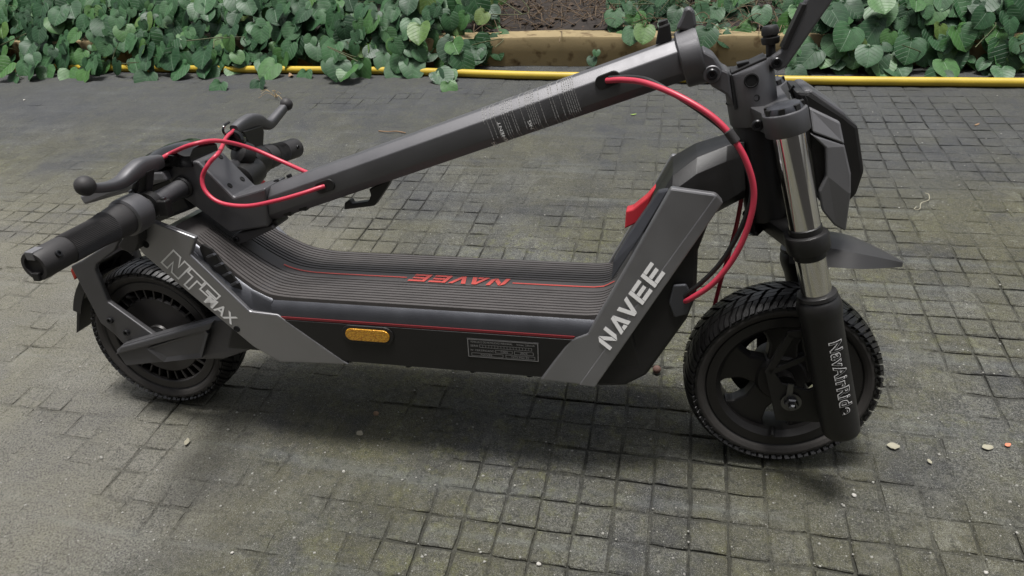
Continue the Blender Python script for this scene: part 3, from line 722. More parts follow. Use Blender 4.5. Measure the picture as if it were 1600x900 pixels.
# side reflector
def capsule(cx, cz, hw, hh, y, n=10):
    pts = []
    for k in range(n + 1): a = math.pi * k / n - math.pi / 2; pts.append((cx + hw - hh + hh * math.cos(a), cz + hh * math.sin(a)))
    for k in range(n + 1): a = math.pi * k / n + math.pi / 2; pts.append((cx - hw + hh + hh * math.cos(a), cz + hh * math.sin(a)))
    return xz(pts, y)
ra, rb_ = P(541, 519, -.099), P(610, 527, -.099); rcx = (ra.x + rb_.x) / 2; rcz = (ra.z + rb_.z) / 2 + .0005
RF = prism('side_reflector', capsule(rcx, rcz, .0395, .0140, -.1015), (0, .004, 0), M_BLACK, SC, .001)
M_AMB = bpy.data.materials.new('amber_reflector'); M_AMB.use_nodes = True
nt = M_AMB.node_tree; b = nt.nodes['Principled BSDF']; b.inputs['Base Color'].default_value = (.62, .24, .012, 1); b.inputs['Roughness'].default_value = .3; b.inputs['Coat Weight'].default_value = 1; b.inputs['Metallic'].default_value = .3
tc = nt.nodes.new('ShaderNodeTexCoord'); vo = nt.nodes.new('ShaderNodeTexVoronoi'); vo.inputs['Scale'].default_value = 420; nt.links.new(tc.outputs['Object'], vo.inputs['Vector'])
bp = nt.nodes.new('ShaderNodeBump'); bp.inputs['Strength'].default_value = .5; bp.inputs['Distance'].default_value = .001; nt.links.new(vo.outputs['Distance'], bp.inputs['Height']); nt.links.new(bp.outputs[0], b.inputs['Normal'])
cr = nt.nodes.new('ShaderNodeValToRGB'); cr.color_ramp.elements[0].color = (.78, .43, .03, 1); cr.color_ramp.elements[1].color = (.48, .20, .01, 1); cr.color_ramp.elements[1].position = .75; nt.links.new(vo.outputs['Distance'], cr.inputs[0]); nt.links.new(cr.outputs[0], b.inputs['Base Color'])
prism('lens', capsule(rcx, rcz, .0335, .0095, -.1032), (0, .003, 0), M_AMB, RF, .001)
# identification plate
pa, pb, pc = P(729, 528, -.0994), P(842, 531, -.0994), P(729, 557, -.0994)
px0, px1, pz1, pz0 = pa.x, pb.x, pa.z, pc.z
PLT = slab('identification_plate', [(px0, pz0), (px1, pz0), (px1, pz1), (px0, pz1)], -.0999, -.0985, M_BLACK, SC, .0004)
V, Fc = [], []
def rect(u0, v0, u1, v1, w=.012): ribbon(V, Fc, [(u0 * 3, v0), (u1 * 3, v0), (u1 * 3, v1), (u0 * 3, v1)], w * 2)
rect(.015, .04, .985, .96, .014); rect(.18, .56, .90, .70, .008); rect(.40, .32, .63, .47, .008); rect(.66, .32, .92, .47, .008); rect(.06, .10, .50, .25, .008); rect(.54, .10, .94, .25, .008)
for k in range(1, 17): rect(.18 + .72 * k / 17, .56, .18 + .72 * k / 17 + .001, .70, .006)
decal('plate_frame', [(u / 3, v) for u, v in V], Fc, planar(Vector((px0, -.1001, pz0)), Vector((px1 - px0, 0, 0)), Vector((0, 0, pz1 - pz0)), Vector()), M_FAINT, PLT)
def plate_text(s, u0, u1, v0, v1):
    tv, tf = text_pts(s); o_ = Vector((px0 + (px1 - px0) * u0, -.1001, pz0 + (pz1 - pz0) * v0))
    decal('plate_text', tv, tf, planar(o_, Vector(((px1 - px0) * (u1 - u0), 0, 0)), Vector((0, 0, (pz1 - pz0) * (v1 - v0))), Vector()), M_FAINT, PLT)
plate_text('VEHICULO DE MOVILIDAD PERSONAL', .05, .64, .79, .89); plate_text('Vmax: 25km/h', .69, .94, .79, .89); plate_text('SERIE', .05, .16, .58, .68)
plate_text('N° CERTIFICADO', .05, .38, .35, .45); plate_text('C002', .47, .57, .35, .45); plate_text('2025', .74, .84, .35, .45); plate_text('NAVEE', .19, .35, .13, .22); plate_text('NT5 Max ES', .62, .86, .13, .22)
# bolts under the deck edge
for px_ in (548, 640, 740, 828): p = P(px_, 575 + (px_ - 548) * .068, -.088); lathe('deck_bolt', (p.x, -.088, .1555), (0, 0, -1), [(.005, 0), (.005, .005), (.003, .006), (.0002, .006)], M_BOLT, deck, 10)

# ---- kick tail, its sloping flank with the ribbed pocket, and the grey covers
def tail_sec(x, zt, wt, zs, ws, zb): return [Vector((x, y, z)) for y, z in ((-wt, zt), (-wt - .008, zt - .006), (-ws, zs), (-ws, zb), (ws, zb), (ws, zs), (wt + .008, zt - .006), (wt, zt))]
tails = [tail_sec(x, mat_z(max(.111, x)) - .003 - (max(0, .111 - x) * .25), w, zs, ws, zb) for x, w, zs, ws, zb in
         ((.266, .0850, .229, .0962, .158), (.232, .0785, .229, .0945, .165), (.205, .0730, .258, .094, .20), (.180, .068, .286, .093, .225), (.155, .063, .316, .091, .262), (.128, .059, .327, .087, .29), (.10, .056, .327, .082, .30), (.065, .054, .320, .078, .30))]
TAIL = bm_obj('kick_tail', loft_bm(tails), M_DARKB, SC); bmx = bmesh.new(); bmx.from_mesh(TAIL.data); bevel(bmx, .003, 2, 25); bmx.to_mesh(TAIL.data); bmx.free(); smooth_by_angle(TAIL, 30)
# ribbed pocket on the near flank
fl = lambda px_, py_: at(px_, py_, Y=-.0865)
pocket = [(316, 381), (331, 389), (372, 441), (389, 466), (378, 470), (352, 444), (318, 402), (312, 388)]
pk = prism('pocket', [fl(*q) + Vector((0, -.002, .001)) for q in pocket], (0, .006, -.002), M_BLACK, TAIL, .0015)
for k in range(4):
    a = Vector((326 + 12.5 * k, 398 + 14.5 * k, 0)); b = Vector((336 + 12 * k, 394 + 14.5 * k, 0))
    q0, q1 = fl(a.x, a.y), fl(b.x, b.y)
    prism('pocket_rib', [q0 + Vector((0, -.0075, 0)), q1 + Vector((0, -.0075, 0)), q1 + Vector((.0035, -.0075, -.002)), q0 + Vector((.0035, -.0075, -.002))], (0, .006, 0), M_DARKB, pk, 0)
rcov = PL([(218, 349), (237, 346), (305, 372), (297, 398), (390, 487), (433, 492), (545, 570), (437, 566), (397, 543), (277, 443), (223, 397), (215, 386)], -.1)
RC = prism('rear_side_cover', rcov, (0, .010, 0), M_GREY, SC, .0022)
prism('rear_side_cover', [Vector((p.x, .1, p.z)) for p in rcov], (0, -.010, 0), M_GREY, SC, .0022)
# the lower lip of the cover turns in: a bevelled strip
for q in ((228, 382), (370, 514)): hole('screw_hole', P(*q, -.1) + NEAR * .0003, NEAR, .0042, RC)
d0 = P(252.7, 410, -.1); du = P(252.7 + 72, 410 + 70, -.1) - d0; dv_ = P(252.7 + 18.5, 410 - 19, -.1) - d0
V, Fc = [], []
def shp(pts, x0, w): ribbon(V, Fc, [(x0 + x * w, y * .3) for x, y in pts], .027)
shp([(0, 0), (0, 1), (.42, 1), (.66, .5), (.66, 1), (1, 1), (1, 0), (.60, 0), (.34, .5), (.34, 0)], 0, .36)
shp([(0, 1), (1, 1), (1, .68), (.66, .68), (.66, 0), (.34, 0), (.34, .68), (0, .68)], .39, .30)
shp([(0, 1), (1, 1), (1, .72), (.34, .72), (.34, .62), (1, .62), (1, .52), (.5, .48), (0, .46)], .71, .29)
decal('model_lettering', [(u, v / .3) for u, v in V], Fc, planar(d0, du, dv_, NEAR * .0004), M_WHITE, RC)
tv, tf = text_pts('MAX', .020, 0, 1.08); d0 = P(318.5, 471.0, -.1); decal('model_lettering', tv, tf, planar(d0, P(362.5, 507.5, -.1) - d0, P(328.5, 460.5, -.1) - d0, NEAR * .0007), M_WHITE, RC)

# ---- front: toe shell, grey cover with the wordmark, neck to the head tube
def cov_y(z): return -.1045 + .0215 * max(0, (z - .15)) / .27
def PC(px_, py_, lift=0.0):          # picture point on the leaning face of the toe cover
    Y = -.095
    for _ in range(12): p = at(px_, py_, Y=Y); Y = cov_y(p.z) - lift
    return at(px_, py_, Y=Y)
shell = [(.700, .150), (.742, .146), (.775, .150), (.803, .168), (.850, .252), (.860, .285), (.858, .345), (.872, .395), (.862, .412), (.822, .412), (.770, .275), (.735, .235)]
bm = prism_bm(xz(shell, -1), (0, 2, 0), 0)
for v in bm.verts: v.co.y = math.copysign(abs(cov_y(v.co.z)) - .010, v.co.y)
bevel(bm, .005, 2); SH = bm_obj('toe_shell', bm, M_BLACK, SC)
cov = [PC(*q) for q in ((1048, 294), (1119, 304), (1130, 316), (930, 604), (844, 594), (890, 531), (918, 521), (962, 446))]
def nrm_off(p): return Vector(p)
FCV = prism('front_side_cover', cov, (0, .012, 0), M_GREY, SC, .0025)
prism('front_side_cover', [Vector((p.x, -p.y, p.z)) for p in cov], (0, -.012, 0), M_GREY, SC, .0025)
# raised band along the outer edge of the cover
bandA = [PC(1119, 304), PC(1130, 316), PC(930, 604), PC(905, 601)]
prism('cover_band', [p + NEAR * .0014 for p in bandA], (0, .004, 0), M_GREY, FCV, .0012)
d0 = PC(953, 547.6, .002); d1 = PC(1039.5, 427, .002); d2 = PC(953 - 21.5, 547.6 - 17, .002)
decal('wordmark', WV, WF, planar(d0, (d1 - d0) / .96, d2 - d0, NEAR * .0003), M_WHITE, FCV)
# toe board between the covers, rising to the neck
tb = [(.742, .250), (.760, .262), (.800, .350), (.826, .412), (.842, .412), (.80, .300), (.77, .24)]
slab('toe_board', tb, -.074, .074, M_DARKB, SC, .003)
# inner dark slope panel beside the red tag
prism('toe_panel', [P(955, 440, -.079), P(1000, 372, -.072), P(1046, 296, -.060), P(1028, 300, -.056), P(985, 362, -.064), P(958, 408, -.072)], (0, .012, 0), M_DARKB, SC, .002)
TG = prism('red_tag', [P(978, 330, -.035), P(976, 358, -.035), P(998, 347, -.035), P(1009, 332, -.035), P(1025, 293, -.035), P(1011, 309, -.035), P(989, 327, -.035)], (0, .022, 0), M_TAG, SC, .002)
def neck_sec(x, zt, zb, wt, wm): return [Vector((x, y, z)) for y, z in ((-wt, zt), (-wm, zt - .030), (-wm, zb + .02), (-wt * .9, zb), (wt * .9, zb), (wm, zb + .02), (wm, zt - .030), (wt, zt))]
nk = []
for (x, zt, wt, wm), (xb, zb) in zip(((.790, .372, .052, .066), (.822, .432, .046, .062), (.850, .4525, .036, .052), (.885, .466, .030, .040), (.905, .470, .026, .030)), ((.80, .34), (.835, .36), (.870, .375), (.900, .392), (.912, .398))):
    nk.append([Vector((x + (xb - x) * (0 if z > zt - .04 else 1), y, z)) for y, z in ((-wt, zt), (-wm, zt - .017), (-wm, zb + .014), (-wt * .9, zb), (wt * .9, zb), (wm, zb + .014), (wm, zt - .017), (wt, zt))])
bm = loft_bm(nk); bevel(bm, .004, 3, 10); smooth_by_angle(bm_obj('neck', bm, M_BLACK, SC), 50)

# ---- head tube, clamps, fork
ha, hb_ = at(1170, 120, Y=0), at(1198, 332, Y=0); hd = (ha - hb_).normalized()
def hp_(z): return hb_ + hd * ((z - hb_.z) / hd.z)
HX = hd.cross(Yv).normalized() * -1; HX = HX if HX.x > 0 else -HX
lathe('head_tube', hp_(.366), hd, [(.0245, 0), (.0265, .002), (.0265, .135), (.0245, .138)], M_BLACK, SC, 36)
# folding block above it: rounded, cut open at the rear, with a cross hole
fb = []
for z, r in ((.490, .0275), (.494, .0285), (.553, .0292), (.556, .028)):
    fb.append([hp_(z) + HX * (r * 1.02 * math.cos(2 * math.pi * j / 32)) + Yv * (r * 1.12 * math.sin(2 * math.pi * j / 32)) for j in range(32)])
for k, tlt in ((2, .10), (3, .10)):                # its top is cut on the slant, higher at the front
    fb[k] = [p + hd * (HX.dot(p - hp_(.555)) * tlt * 2.2) for p in fb[k]]
FB = bm_obj('folding_block', loft_bm(fb), M_PAINT, SC); smooth_by_angle(FB, 30)
prism('block_plate', [hp_(.5562) + HX * a + Yv * b + hd * (a * .22) for a, b in ((-.020, -.016), (.021, -.020), (.021, .020), (-.020, .016))], hd * .0028, M_BLACK, FB, .001)
prism('latch_seat', [hp_(.558) + HX * a + Yv * b for a, b in ((-.012, -.010), (.002, -.010), (.002, .006), (-.012, .006))], hd * .004, M_BOLT, FB, .001)
ph_ = at(1174, 126, Y=-.0325)
lathe('cross_hole', ph_, NEAR, [(.0085, -.01), (.0085, .0006), (.0072, .001), (.0068, .0002), (.0002, .0002)], M_SOCK, FB, 24)
lathe('bolt_hole', at(1182, 153, Y=-.0315), NEAR, [(.004, -.006), (.004, .0006), (.003, .0008), (.0026, .0002), (.0002, .0002)], M_SOCK, FB, 14)
prism('block_seam', PL([(1141, 118), (1144, 117), (1152, 170), (1148, 172)], -.0262), (0, .006, 0), M_SOCK, FB, 0)
# hinge knuckle joining the stem collar
kn = PL([(1098, 78), (1116, 88), (1130, 108), (1140, 112), (1148, 168), (1134, 148), (1113, 136), (1092, 112)], -.026)
KN = prism('hinge_knuckle', kn, (0, .052, 0), M_PAINT, SC, .003)
lathe('hinge_boss', P(1112.5, 116, -.026), NEAR, [(.0105, 0), (.0105, .002), (.0095, .003), (.0002, .003)], M_PAINT, KN, 24)
screw('hinge_bolt', P(1112.5, 116, -.029) + NEAR * .001, NEAR, .0066, KN)
# quick lever with its adjuster
lv_ = PL([(1201, 103), (1205, 90), (1222, 78), (1258, 2), (1268, -14), (1306, -18), (1301, 2), (1230, 104), (1216, 112)], -.024)
LV = prism('folding_lever', lv_, (0, .014, 0), M_PAINT, SC, .0025)
prism('lever_rail', PL([(1221, 76), (1254, 6), (1262, 6), (1230, 78)], -.026) , (0, .022, 0), M_BLACK, LV, .001)
screw('lever_pivot', P(1213.5, 98, -.0242) + NEAR * .001, NEAR, .0062, LV)
pa_ = at(1205, 96, Y=-.004); pb2 = at(1203, 40, Y=-.004); dd = (pb2 - pa_).normalized(); ln = (pb2 - pa_).length
lathe('lever_adjuster', pa_, dd, [(.0055, 0), (.0055, ln * .48), (.0095, ln * .50), (.0105, ln * .56), (.0105, ln * .68), (.0085, ln * .70), (.0085, ln * .74), (.0100, ln * .76), (.0100, ln * .92), (.008, ln), (.0002, ln * 1.01)], M_BLACK, LV, 14)
# fork: crown clamp, lower bridge, legs
FY = .080
f0, f1 = at(1233, 215, Y=-FY), at(1312, 660, Y=-FY); f0.y = f1.y = 0; fd = (f1 - f0).normalized()
def fp(z, y): return Vector((f0.x + (f1.x - f0.x) * (z - f0.z) / (f1.z - f0.z), y, z))
fn_ = Vector((-fd.z, 0, fd.x)); fn_ = fn_ if fn_.x > 0 else -fn_
def bridge(name, zc, th, rleg, rmid, xmid, m, bev):
    # plan outline round both legs and the steerer, swept along the fork axis
    n = 12; out = []
    cN, cF = fp(zc, -FY), fp(zc, FY); cM = Vector((xmid, 0, zc))
    for k in range(n + 1): a = math.pi * k / n; out.append(cN + fn_ * (rleg * math.cos(a)) - Yv * (rleg * math.sin(a)))
    out.append(cN - fn_ * rleg * .95 + Yv * rleg * .7)
    for k in range(7): a = math.pi * (1.25 - k * .5 / 6); out.append(cM + fn_ * (rmid * math.cos(a)) - Yv * (rmid * math.sin(a)))
    out.append(cF - fn_ * rleg * .95 - Yv * rleg * .7)
    for k in range(n + 1): a = math.pi * (1 - k / n); out.append(cF + fn_ * (rleg * math.cos(a)) + Yv * (rleg * math.sin(a)))
    out.append(cF + fn_ * rleg * .5 - Yv * rleg * 1.1); out.append(cN + fn_ * rleg * .5 + Yv * rleg * 1.1)
    o_ = prism(name, [p - fd * th / 2 for p in out], fd * th, m, SC, bev); return smooth_by_angle(o_, 32)
CR = bridge('fork_crown', at(1229, 190, Y=-FY).z, .026, .0245, .0285, hp_(.505).x, M_PAINT, .002)
screw('clamp_bolt', P(1183, 195, -.064) + NEAR * .004, NEAR, .0068, CR)
BZ = at(1263, 377, Y=-FY).z; BR = bridge('fork_bridge', BZ, .024, .0252, .027, hp_(.36).x, M_BLACK, .004)
LEGS = []
for sg in (-1, 1):
    lg = part('fork_leg'); y = FY * sg; LEGS.append(lg)
    p0 = fp(.512, y)
    lathe('stanchion', fp(.500, y), fd, [(.0178, 0), (.0178, .245), (.0002, .245)], M_CHROME, lg, 40)
    CZ = at(1228, 172, Y=-FY).z
    lathe('top_cap', fp(CZ, y), -fd, [(.0205, -.012), (.0205, .001), (.0180, .006), (.0120, .008), (.0002, .008)], M_DARKB, lg, 32)
    for k in range(7):
        th = 2 * math.pi * k / 7; p = fp(CZ, y) - fd * .003 + (fn_ * math.cos(th) + Yv * math.sin(th)) * .0190
        rot = Matrix((fn_, Yv, -fd)).transposed() @ Matrix.Rotation(th, 3, 'Z'); box('cap_notch', p, (.0022, .0034, .0032), M_BLACK, lg, rot, .0005)
    lathe('wiper_ring', fp(BZ, y) - fd * .020, fd, [(.0180, 0), (.0190, .001), (.0190, .040), (.0180, .041)], M_BLACK, lg, 32)
    lathe('lower_leg', fp(at(1281, 463, Y=-FY).z, y), fd, [(.0195, -.006), (.0228, -.005), (.0240, -.001), (.0225, .001), (.0250, .004), (.0268, .012), (.0262, .022), (.0245, .034), (.0242, .19), (.0235, .201), (.021, .205), (.0002, .205)], M_PAINT if False else M_BLACK, lg, 40)
    # axle plate bolted behind the leg
    yo = y + (-.004 if sg < 0 else .004)
    if sg < 0:
        pl_ = PL([(1196, 581), (1232, 521), (1262, 517), (1290, 660), (1210, 662)], -.058)
        inner = [PL([(1212, 580), (1240, 534), (1255, 532), (1262, 566)], -.0585)]
        # plate as a frame of bars: two triangular openings
        def bar(a, b_, w):
            A_, B_ = P(*a, -.058), P(*b_, -.058); d = (B_ - A_).normalized(); s_ = Vector((-d.z, 0, d.x)) * w / 2
            return prism_bm([A_ - s_, B_ - s_, B_ + s_, A_ + s_], (0, .006, 0), .001)
        joined('axle_plate', [bar((1200, 584), (1237, 523), .0105), bar((1231, 524), (1264, 520), .0105), bar((1258, 520), (1268, 580), .010), bar((1205, 582), (1264, 558), .008), prism_bm(PL([(1195, 580), (1206, 575), (1222, 600), (1262, 611), (1290, 600), (1292, 661), (1212, 657)], -.058), (0, .006, 0), .0012)], M_BLACK, lg)
        an_ = P(1236, 628, -.060)
        lathe('axle_washer', an_, NEAR, [(.0135, -.002), (.0135, .0016), (.0002, .0016)], M_STEEL, lg, 24)
        lathe('axle_nut', an_, NEAR, [(.0095, 0), (.0095, .007), (.0075, .0085), (.0052, .0085), (.0052, .014), (.003, .016), (.0002, .016)], M_STEEL, lg, 6, False, 20)
        box('torque_arm', P(1234, 612, -.0605), (.0042, .0015, .013), M_STEEL, lg, None, .0008)
    else:
        slab('axle_plate', [(.958, .169), (.983, .230), (1.003, .234), (1.035, .105), (.965, .10)], .052, .058, M_BLACK, lg, .001)
        lathe('axle_nut', (L, .058, RW), (0, 1, 0), [(.0095, 0), (.0095, .007), (.005, .0085), (.005, .014), (.0002, .014)], M_STEEL, lg, 6, False, 20)
# lettering down the near leg, wrapped on its round face
def leg_map(z0, z1, hgt, phi0, rad):
    a = fp(z0, -FY); b = fp(z1, -FY)
    def fn(u, v):
        c = a + (b - a) * u; ph = phi0 + (v - .5) * hgt / rad
        return c + (fn_ * math.sin(ph) - Yv * math.cos(ph)) * rad
    return fn
ref_ = []
tv, tf = text_pts('NavAirRide', .004, 0, 1.14, ref_); tv, tf = finer(tv, tf, 3)
pzA, pzB = at(1291, 537, Y=-.104).z, at(1316, 648, Y=-.104).z
ov_, of_ = finer(*text_pts('NavAirRide', .050, 0, 1.14, ref_), 3)
decal('leg_lettering', ov_, of_, leg_map(pzA, pzB, .0160, .38, .0250), mat('sticker_grey', (.62, .61, .60), .5), LEGS[0])
decal('leg_lettering', tv, tf, leg_map(pzA, pzB, .0160, .38, .0254), M_BLACK, LEGS[0])

# ---- front mudguard and headlight
fg = []
for k in range(15):
    u = k / 14; x = .975 + (1.117 - .975) * u; zc = .338 - .010 * u - .022 * max(0, u - .45) ** 1.5 * 2; w = .030 + .018 * math.sin(min(1, u * 1.6) * math.pi * .5) - .045 * max(0, (u - .50) / .50) ** 1.5
    top = .012 * (1 - .85 * u)
    fg.append([Vector((x, y, z)) for y, z in ((-w, zc - .024 * (1 - .80 * u)), (-w * .72, zc + top * .35), (-w * .3, zc + top), (w * .3, zc + top), (w * .72, zc + top * .35), (w, zc - .024 * (1 - .80 * u)), (w * .7, zc - .006 * (1 - .6 * u)), (0, zc - .004), (-w * .7, zc - .006 * (1 - .6 * u)))])
smooth_by_angle(bm_obj('front_mudguard', loft_bm(fg), mat('mudguard_grey', (.028, .027, .027), .5, 0, .15, 30, .2, 900), SC), 25)
HL = part('headlight')
body = [P(1240, 140, -.03), P(1262, 142, -.03), P(1318, 178, -.03), P(1338, 194, -.03), P(1348, 264, -.03), P(1336, 300, -.03), P(1304, 332, -.03), P(1276, 300, -.03), P(1262, 210, -.03)]
prism('housing', [Vector((p.x, -.040, p.z)) for p in body], (0, .080, 0), M_BLACK, HL, .004)
hood = [P(1255, 142, -.038), P(1268, 140, -.038), P(1320, 176, -.038), P(1328, 190, -.038), P(1306, 186, -.038), P(1262, 158, -.038)]
prism('hood', hood, (0, .080, 0), M_PAINT, HL, .003)
for sg in (-1, 1):
    up_ = [P(1264, 167, -.044), P(1313, 191, -.046), P(1320, 226, -.050), P(1270, 207, -.054), ]
    lo_ = [P(1266, 209, -.054), P(1320, 227, -.050), P(1330, 272, -.048), P(1330, 302, -.048), P(1322, 362, -.040), P(1304, 353, -.044), P(1285, 330, -.050), P(1280, 300, -.054), P(1291, 276, -.054), P(1290, 232, -.054)]
    fl_ = lambda q: [Vector((p.x, p.y if sg < 0 else -p.y, p.z)) for p in q]
    prism('side_fairing', fl_(up_), (0, .012 * -sg, 0), M_LGREY, HL, .0022); prism('side_fairing', fl_(lo_), (0, .010 * -sg, 0), M_PAINT if False else M_LGREY, HL, .0022)
prism('bracket_tab', PL([(1253, 170), (1259, 150), (1263, 158), (1265, 200), (1268, 240), (1258, 214)], -.046), (0, .004, 0), M_BLACK, HL, .0008)
prism('bracket_tab', PL([(1232, 143), (1240, 133), (1256, 150), (1246, 160)], -.012), (0, .004, 0), M_BLACK, HL, .0006)
# front glass and light ring, facing forward
pg = [P(1337, 196, -.024), P(1345, 262, -.024), P(1333, 296, -.024)]
prism('lens', [p + Vector((.001, 0, 0)) for p in (pg[0], pg[1], pg[1] - Vector((.006, 0, 0)), pg[0] - Vector((.006, 0, 0)))], (0, .048, 0), M_GLOSS, HL, .001)

# ---- stem
sa, sb = Vector((.217, 0, .3545)), Vector((.842, 0, .5685)); sdv = (sb - sa).normalized(); sn = Vector((-sdv.z, 0, sdv.x))
def stem_sec(p, w=.0265, h=.0265, c=.0125): return [p + Yv * y + sn * z for y, z in ((-w, -h + c + .003), (-w, h - c), (-w + c, h), (w - c, h), (w, h - c), (w, -h + c + .003), (w - c, -h + .004), (-w + c, -h + .004))]
STM = bm_obj('stem', loft_bm([stem_sec(sa - sdv * .02), stem_sec(sa + sdv * .03), stem_sec(sb)]), M_PAINT, SC); bmx = bmesh.new(); bmx.from_mesh(STM.data); bevel(bmx, .0016, 2, 20); bmx.to_mesh(STM.data); bmx.free(); smooth_by_angle(STM, 20)
# collar at the folding end: a flat round flange with a catch
cc = sb - sdv * .008
cl_ = []
for d_, r in ((-.011, .0305), (-.009, .0322), (.012, .0335), (.015, .032)):
    cl_.append([cc + sdv * d_ + Yv * (r * .98 * math.cos(2 * math.pi * j / 36)) + sn * (r * 1.05 * math.sin(2 * math.pi * j / 36)) for j in range(36)])
COL = bm_obj('stem_collar', loft_bm(cl_), M_PAINT, SC); smooth_by_angle(COL, 30)
prism('collar_catch', PL([(1056, 46), (1066, 26), (1070, 13), (1078, 11), (1085, 17), (1089, 40), (1080, 50)], -.012), (0, .024, 0), M_PAINT, COL, .003)
prism('stem_button', PL([(1024, 70), (1029, 42), (1046, 36), (1050, 64)], -.008), (0, .018, 0), M_BLACK, STM, .002)
lathe('stem_button_cap', at(1037, 38, Y=0), sn, [(.006, 0), (.006, .004), (.0045, .005), (.0002, .005)], M_BLACK, STM, 14)
# cable grommets
def grommet(px_, py_, nm='grommet'):
    c_ = P(px_, py_, -.0265); rot = Matrix((sdv, Yv, sn)).transposed(); pts = []
    for k in range(20):
        a = 2 * math.pi * k / 20; ex = .0075 if math.cos(a) > 0 else -.0075
        pts.append(c_ + sdv * (ex + .0085 * math.cos(a)) + sn * (.0088 * math.sin(a)) + NEAR * .0022)
    return prism(nm, pts, (0, .004, 0), M_BLACK, STM, .0012)
grommet(950, 125); grommet(508, 291)
# printed warning band: fine lines of print running round the tube
def ring_pt(p, t):          # t along the tube, arc down the section from the top face to the lower flank, p 0..1
    w, h, c_ = .0265, .0265, .0125; lines_ = [(w - c_ - .004, h), (-w + c_, h), (-w, h - c_), (-w, -h + c_), (-w + c_ * .8, -h + c_ * .2)]
    seg_ = [math.dist(a, b) for a, b in zip(lines_, lines_[1:])]; tot = sum(seg_); d_ = p * tot
    for (a, b), l_ in zip(zip(lines_, lines_[1:]), seg_):
        if d_ <= l_ + 1e-9:
            k = d_ / l_; y = a[0] + (b[0] - a[0]) * k; z = a[1] + (b[1] - a[1]) * k; nn = Vector((0, b[1] - a[1], -(b[0] - a[0]))); nn = Vector((0, -abs(nn.y) if y < 0 else nn.y, nn.z)).normalized()
            return sa + sdv * t + Yv * (y + nn.y * .0006) + sn * (z + nn.z * .0006)
        d_ -= l_
    return sa + sdv * t
def stem_t(px_, py_): return (P(px_, py_, -.0265) - sa).dot(sdv)
t0, t1 = stem_t(757, 200), stem_t(905, 146)
rr = random.Random(4); V3, F3 = [], []
rows = []
blocks = [(0.0, .065, 2), (.085, .02, 1), (.125, .02, 1), (.20, .14, 6), (.40, .02, 1), (.46, .105, 5), (.60, .02, 1), (.70, .055, 2), (.80, .02, 1), (.845, .13, 6)]
for b0, bw, nrow in blocks:
    for k in range(nrow):
        tt = t0 + (t1 - t0) * (b0 + bw * (k + .5) / nrow); p_ = rr.uniform(.02, .10); end = rr.uniform(.80, 1.0) if rr.random() > .15 else .55
        while p_ < end:
            wl_ = rr.uniform(.02, .07); q = min(end, p_ + wl_); nst = max(1, int((q - p_) / .02)); hw = .00055
            for s_ in range(nst):
                a, c_ = p_ + (q - p_) * s_ / nst, p_ + (q - p_) * (s_ + 1) / nst
                bI = len(V3); V3 += [ring_pt(a, tt - hw), ring_pt(a, tt + hw), ring_pt(c_, tt + hw), ring_pt(c_, tt - hw)]; F3.append((bI, bI + 1, bI + 2, bI + 3))
            p_ = q + rr.uniform(.006, .012)
me = bpy.data.meshes.new('warning_print'); me.from_pydata([tuple(v) for v in V3], [], F3); me.update(); link('warning_print', me, M_FAINT, STM)
for s_, tt, pA, pB in (('SEMENT', .155, .99, .58), ('NG', .02, .99, .86), ('NG', .45, .86, .72)):
    tv, tf = text_pts(s_, .01); tb_ = t0 + (t1 - t0) * tt
    decal('warning_word', tv, tf, lambda u, v: ring_pt(pA + (pB - pA) * u, tb_ + .0024 - .0042 * v), M_WHITE, STM)
# hook under the stem
prism('bag_hook', PL([(576, 296), (612, 278), (606, 291), (585, 322), (537, 328), (538, 317), (546, 313), (550, 319), (575, 315), (579, 305)], -.008), (0, .014, 0), M_BLACK, STM, .0018)
for q in ((452, 331), (476, 323)):
    box('cable_clip', at(*q, Y=-.012), (.006, .008, .004), M_BLACK, STM, None, .001)
# ---- bar head: the stem kinks up into the cockpit
hd_pts = [(.243, .336), (.178, .324), (.100, .386), (.092, .412), (.112, .432), (.150, .4335), (.196, .3800), (.250, .3955)]
HDB = slab('bar_head', hd_pts, -.031, .031, M_PAINT, SC, .003)
def head_face(t, y):                 # point on the upward face with the four screw holes
    a, b_ = Vector((.150, 0, .4335)), Vector((.196, 0, .380)); p = a + (b_ - a) * t; nn = Vector((.76, 0, .65)); return p + Yv * y + nn * .0004, nn
for t_, y_ in ((.12, -.017), (.12, .017), (.75, -.017), (.75, .017)):
    p_, n_ = head_face(t_, y_); hole('screw_hole', p_, n_, .0034, HDB)
for q, r in (((432, 283), .004), ((452, 275), .004)): lathe('stem_screw', at(*q, Y=.008), sn, [(r, -.002), (r, .002), (r * .6, .003), (.0002, .003)], M_BOLT, STM, 12)
# display: glossy curved lid over a grey tray
dsp = []
for k in range(9):
    u = k / 8; x = .030 + .112 * u; z = .424 + .034 * math.sin(min(1, u * 1.15) * math.pi * .62) - .004; w = .034 + .010 * math.sin(u * math.pi)
    dsp.append([Vector((x, y, zz)) for y, zz in ((-w, z - .026), (-w, z - .010), (-w * .7, z - .002), (0, z), (w * .7, z - .002), (w, z - .010), (w, z - .026))])
DSP = smooth_by_angle(bm_obj('display', loft_bm(dsp), M_GLOSS, SC), 40)
prism('display_tray', [Vector(q) for q in ((-.050, -.052, .3815), (.06, -.046, .420), (.098, -.044, .420), (.098, .044, .420), (.06, .046, .420), (-.050, .052, .3815))], (.004, 0, -.014), M_LGREY, DSP, .003)
box('display_base', (.075, 0, .372), (.040, .030, .028), M_BLACK, DSP, Matrix.Rotation(R_(-20), 3, 'Y'), .005)
